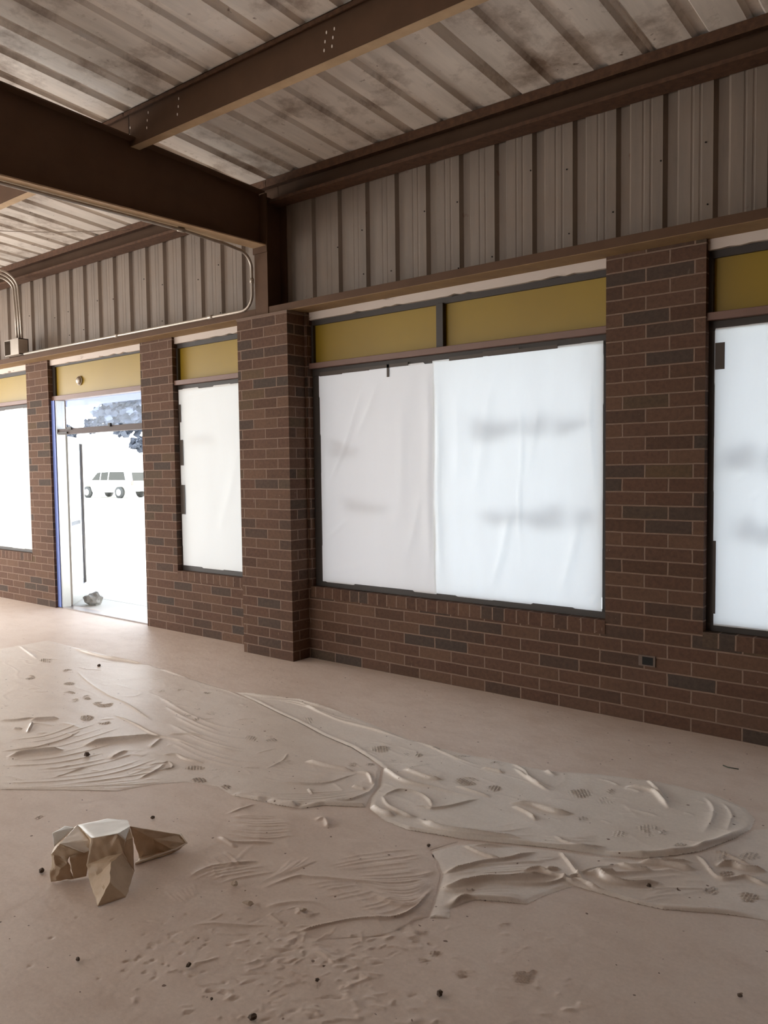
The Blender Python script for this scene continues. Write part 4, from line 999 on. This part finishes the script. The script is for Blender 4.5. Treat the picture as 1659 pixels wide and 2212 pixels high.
crump('right_edge', [('t3', 's1', 'f2', 's2', 't4')], M_KRAFT, bag, org, 3, 0.002, 7)
crump('trough', [('s3', 'r1', 'r6', 'r5'), ('r1', 'r2', 'r6'), ('r5', 'r6', 'r7', 'r8'), ('r6', 'r2', 'r3', 'r7'), ('r8', 'r7', 'r3', 'r4')], M_KRAFT, bag, org, 4, 0.006, 8)
crump('trough_rim', [('r4', 'r3', 'r2', 'r7')], M_KRAFT, bag, org, 3, 0.003, 9)

rp = [BP['r4'] + Vector((0, 0, .006)), BP['r4'].lerp(BP['r3'], .5) + Vector((0, -.004, .012)), BP['r3'] + Vector((0, 0, .012)), BP['r2'] + Vector((0, 0, .002)), BP['r1'] + Vector((0, 0, .002))]
tube('folded_rim', [p_ - org for p_ in rp], 0.004, M_CREAM, bag, n=8)
BP['k1'] = G(303, 1830, 0.03); BP['k2'] = G(318, 1823, 0.035); BP['k3'] = G(330, 1834, 0.02); BP['k4'] = G(312, 1842, 0.01)
crump('loose_scrap', [('k1', 'k2', 'k3', 'k4')], M_CREAM, bag, org, 2, 0.006, 12)

# ------------------------------------------------------------------ litter
M_PEB = simple('dark_rubble', srgb(96, 80, 68), 0.9, 0, 0.6, 40, 0.4)
M_CHIP = simple('pale_chip', srgb(196, 176, 156), 0.8, 0, 0.4, 30, 0.3)
L_ = [(188, 1634, 7, M_PEB, 'dark lump of rubble on the left film, above the paper bag'), (330, 1770, 5, M_PEB, 'small dark pebble just beyond the paper bag'),
 (950, 2152, 8, M_PEB, 'dark pebble on bare floor at bottom centre'), (1598, 2156, 5, M_PEB, 'tiny dark pebble near the bottom right corner'),
 (546, 2204, 9, M_PEB, 'dark clod of dirt at the bottom edge of the photo'), (408, 2090, 6, M_PEB, 'dark pebble at the end of a scratched line, below the paper bag'),
 (168, 2077, 5, M_PEB, 'dark pebble on bare floor left of the scuff marks'), (1402, 1917, 5, M_PEB, 'black speck of rubble on the right-hand film strip'),
 (685, 2122, 5, M_PEB, 'small dark stone among the foreground scuffs'), (457, 2163, 4, M_PEB, 'small dark stone at lower left of the scuff marks'),
 (926, 1830, 4, M_PEB, 'tiny black chip where the fan film meets the swirl'), (214, 1440, 4, M_PEB, 'tiny dark bit on a fold near the doorway'),
 (507, 1915, 10, M_CHIP, 'pale flat chip on the left of the fan-wrinkled film'), (536, 1958, 11, M_CHIP, 'pale wedge-shaped chip casting a shadow at the fan film border'),
 (655, 1972, 9, M_CHIP, 'pale rounded flake in the foreground scuffs'), (90, 1886, 7, M_PEB, 'dark twisted scrap to the left of the paper bag')]
for k, (u, v, s, mt, lab) in enumerate(L_):
    p = fl(u, v); r = s / FPX * (p - CAMP).length * 0.9
    o = lump('rubble_chip' if mt is M_PEB else 'paint_chip', (p.x, p.y, 0.006 + r * 0.35), (r, r * 0.75, r * (0.7 if mt is M_PEB else 0.3)), mt, k, 0.5, 2)
    o.rotation_euler = (0, 0.15, k); tag(o, lab, 'rubble' if mt is M_PEB else 'chip')
p = fl(1577, 1660)
tw = tube('twig', [p + Vector((-0.04, 0.01, .006)), p + Vector((-0.01, -0.005, .006)), p + Vector((0.045, 0.0, .007))], 0.003, simple('green_grey_twig', srgb(80, 84, 70), 0.8), None, p, n=6)
tag(tw, 'thin dark green twig on the floor near the wall at right', 'twig')

# ================================================================== OUTDOORS
M_CONC = simple('pale_concrete', srgb(225, 222, 214), 0.8, 0, 0.12, 3)
M_ASPH = simple('bleached_asphalt', srgb(214, 212, 206), 0.9, 0, 0.2, 1.5)
M_WHITE = simple('white_paint', srgb(238, 238, 236), 0.5, 0, 0.06, 2)
boxo_g = MB(); boxo_g.box(-120, 40, 0.22, 120, -0.35, -0.15); tag(boxo_g.build('ground', M_ASPH), kind='structure')
b = MB(); b.box(-16, 4, 0.22, 0.75, -0.2, -0.01); tag(b.build('walkway', M_CONC), kind='structure')
b = MB(); b.box(-16, 4, 0.78, 2.6, -0.2, -0.015); tag(b.build('walkway_apron', M_CONC), kind='structure')
# canopy
b = MB(); b.box(-16, 4, 0.24, 2.75, 2.84, 2.98); cn = b.build('walkway_canopy', simple('canopy_soffit', srgb(58, 66, 100), 0.6)); tag(cn, 'pale blue canopy roof over the outside walkway', 'canopy')
p0 = Vector((-11.6, 2.3, 0))
for k, x in enumerate((-13.75, -15.9)):
    e = empty('canopy_post', (x, 2.55, -0.02), ['square white canopy post seen through the door transom', 'farther square canopy post to the left outside'][k], 'post')
    b = MB(); b.box(-0.09, 0.09, -0.09, 0.09, 0, 2.86); b.build('shaft', M_WHITE, e, bevel=0.005); b = MB(); b.box(-0.13, 0.13, -0.13, 0.13, 0, 0.12); b.build('base', M_CONC, e, bevel=0.005)
# rock door stop in plastic
pr = fl(197, 1306, -0.01); rk = lump('rock', (pr.x + 0.06, pr.y, 0.06), (0.11, 0.10, 0.085), simple('grey_rock', srgb(165, 162, 155), 0.7, 0, 0.6, 12, 0.5), 3, 0.45, 3); tag(rk, 'grey rock propping the open door leaf on the walkway', 'rock')

# car
def car(loc, ang, label, body, glassy):
    e = empty('car', loc, label, 'car'); e.rotation_euler = (0, 0, ang)
    # x forward = -x ; side profile
    prof = [(-2.75, 0.45), (-2.78, 0.8), (-2.7, 1.05), (-1.35, 1.15), (-0.72, 1.80), (2.35, 1.86), (2.55, 1.78), (2.78, 1.1), (2.80, 0.5), (2.3, 0.42), (2.05, 0.85), (1.6, 0.98), (1.15, 0.85), (0.95, 0.38), (-1.1, 0.38), (-1.3, 0.82), (-1.7, 0.96), (-2.1, 0.82), (-2.3, 0.42)]
    bm = bmesh.new(); W = 0.98
    L0 = [bm.verts.new((x, -W * (0.86 if z > 1.3 else 1), z)) for x, z in prof]; L1 = [bm.verts.new((x, W * (0.86 if z > 1.3 else 1), z)) for x, z in prof]
    bm.faces.new(L0); bm.faces.new(L1[::-1]); n = len(prof)
    for i in range(n): bm.faces.new((L0[i], L1[i], L1[(i + 1) % n], L0[(i + 1) % n]))
    bmesh.ops.recalc_face_normals(bm, faces=bm.faces); me = bpy.data.meshes.new('body'); bm.to_mesh(me); bm.free()
    bo = link('body', me, body, e); md = bo.modifiers.new('b', 'BEVEL'); md.width = 0.03; md.segments = 2
    for s in (-1, 1):
        yy = lambda z: s * (W * 1 - (z - 1.18) * 0.21 + 0.012)
        for q in ([(-1.12, 1.2), (-0.62, 1.70), (-0.3, 1.72), (-0.3, 1.2)], [(-0.2, 1.2), (-0.2, 1.72), (0.5, 1.74), (0.5, 1.2)], [(0.62, 1.2), (0.62, 1.74), (2.05, 1.74), (2.3, 1.2)]):
            m = MB(); m.face([(x, yy(z), z) for x, z in q]); m.face([(x, yy(z) - s * 0.01, z) for x, z in q][::-1]); m.build('side_window', glassy, e, weld=False)
        for x in (-1.7, 1.6):
            wl_ = tube('wheel', [(x, s * 0.76, 0.38), (x, s * 0.97, 0.38)], 0.38, M_TYRE, e, n=22); tube('hub', [(x, s * 0.97, 0.38), (x, s * 0.985, 0.38)], 0.22, M_WHITE, wl_, n=16)
    m = MB(); m.face([(2.80, -0.75, 1.15), (2.80, 0.75, 1.15), (2.62, 0.68, 1.7), (2.62, -0.68, 1.7)]); m.build('rear_window', glassy, e, weld=False)
    for s in (-1, 1): m = MB(); m.box(2.76, 2.83, s * 0.8 - 0.08, s * 0.8 + 0.08, 0.85, 1.15); m.build('tail_light', simple('tail_red', srgb(190, 120, 110), 0.4), e)
    m = MB(); m.box(2.74, 2.88, -0.9, 0.9, 0.48, 0.64); m.build('bumper', M_WHITE, e, bevel=0.02); m = MB(); m.box(-2.88, -2.74, -0.9, 0.9, 0.45, 0.62); m.build('bumper', M_WHITE, e, bevel=0.02)
    return e
M_TYRE = simple('tyre', srgb(78, 78, 76), 0.8); M_CARW = simple('tinted_car_window', srgb(66, 66, 62), 0.6, 0, 0.1, 3, 0, 0.2)
car((-49.1, 25.9, -0.15), 0.11, 'white sport utility car parked across the street, seen through the doorway', M_WHITE, M_CARW)
car((-42.2, 26.6, -0.15), 0.11, 'second parked car, cut off by the right door jamb', simple('silver_paint', srgb(205, 208, 212), 0.4), M_CARW)
# buildings across the street
def bld(x0, x1, y0, y1, h, label, awn, wins, mat):
    e = empty('shop_building', ((x0 + x1) / 2, y0, -0.15), label, 'building'); o = Vector(((x0 + x1) / 2, y0, -0.15))
    m = MB(o); m.box(x0, x1, y0, y1, -0.15, h); m.build('building_wall', mat, e)
    m = MB(o); m.box(x0 - 0.2, x1 + 0.2, y0 - 0.2, y0 + 0.3, h, h + 0.3); m.build('parapet', M_WHITE, e)
    if awn:
        m = MB(o); a, c, z = awn; m.face([(a, y0 - 1.4, z), (c, y0 - 1.4, z), (c, y0, z + 0.8), (a, y0, z + 0.8)]); m.face([(a, y0 - 1.4, z - 0.25), (c, y0 - 1.4, z - 0.25), (c, y0 - 1.4, z), (a, y0 - 1.4, z)]); m.build('awning', simple('grey_awning', srgb(205, 208, 206), 0.8), e, weld=False)
    for (a, c, z0, z1) in wins:
        m = MB(o); m.box(a, c, y0 - 0.03, y0 + 0.02, z0, z1); m.build('shop_window', simple('shop_glass', srgb(170, 176, 184), 0.3), e)
    return e
bld(-66, -52.5, 36, 46, 4.4, 'white shop building with grey awning across the street, left in the doorway', (-65, -54, 2.3), [(-64, -56, 1.0, 2.0), (-61.5, -60.4, 3.2, 3.8), (-59.6, -57.6, 3.2, 3.8)], M_WHITE)
bld(-51.5, -36, 38, 48, 4.0, 'low white building across the street, right in the doorway', None, [(-51, -50.4, 0.2, 3.2), (-47, -46, 3.2, 3.6)], M_WHITE)
# trees
def tree(x, y, h, r, label, seed):
    e = empty('street_tree', (x, y, -0.15), label, 'tree')
    tube('trunk', [(0, 0, 0), (0.1, 0, h * 0.35), (-0.1, 0.1, h * 0.7)], 0.2, simple('tree_bark', srgb(205, 200, 195), 0.9), e, radii=[0.28, 0.2, 0.1])
    bm = bmesh.new(); rr = random.Random(seed)
    for k in range(1100):
        t = Vector((rr.gauss(0, 1), rr.gauss(0, 1), rr.gauss(0, 1))).normalized() * rr.uniform(0.35, 1) ** 0.5
        d = 0.8 + 0.5 * noise.noise(t * 2 + Vector((seed, 0, 0)))
        c = Vector((t.x * r * d, t.y * r * d, h - r * 0.7 + t.z * r * 0.75 * d)); s = 0.36 * r / 2.2
        a = Vector((rr.uniform(-1, 1), rr.uniform(-1, 1), rr.uniform(-1, 1))).normalized(); b2 = a.orthogonal().normalized()
        vs = [bm.verts.new(c + a * s), bm.verts.new(c + b2 * s), bm.verts.new(c - a * s), bm.verts.new(c - b2 * s)]; bm.faces.new(vs)
    me = bpy.data.meshes.new('foliage'); bm.to_mesh(me); bm.free(); link('foliage', me, M_LEAF, e)
M_LEAF = simple('hazy_green_leaves', srgb(74, 80, 92), 0.8)
def at(u, v, y): 
    d = ray(u, v); t = (y - CAMP.y) / d.y; return CAMP + d * t
for (u, v, y, hh, r, lab, sd) in [(270, 900, 30, 7.5, 2.05, 'large dark street tree filling the right of the door transom', 2), (203, 920, 34, 6.4, 0.85, 'small round tree seen in the middle of the door transom', 3), (140, 935, 30, 5.6, 1.1, 'low tree seen at the left end of the door transom', 4), (306, 960, 33.5, 4.6, 0.9, 'low scraggly tree beside the right door jamb, under the header', 7)]:
    q = at(u, 1040, y); tree(q.x, q.y, hh, r, lab, sd)
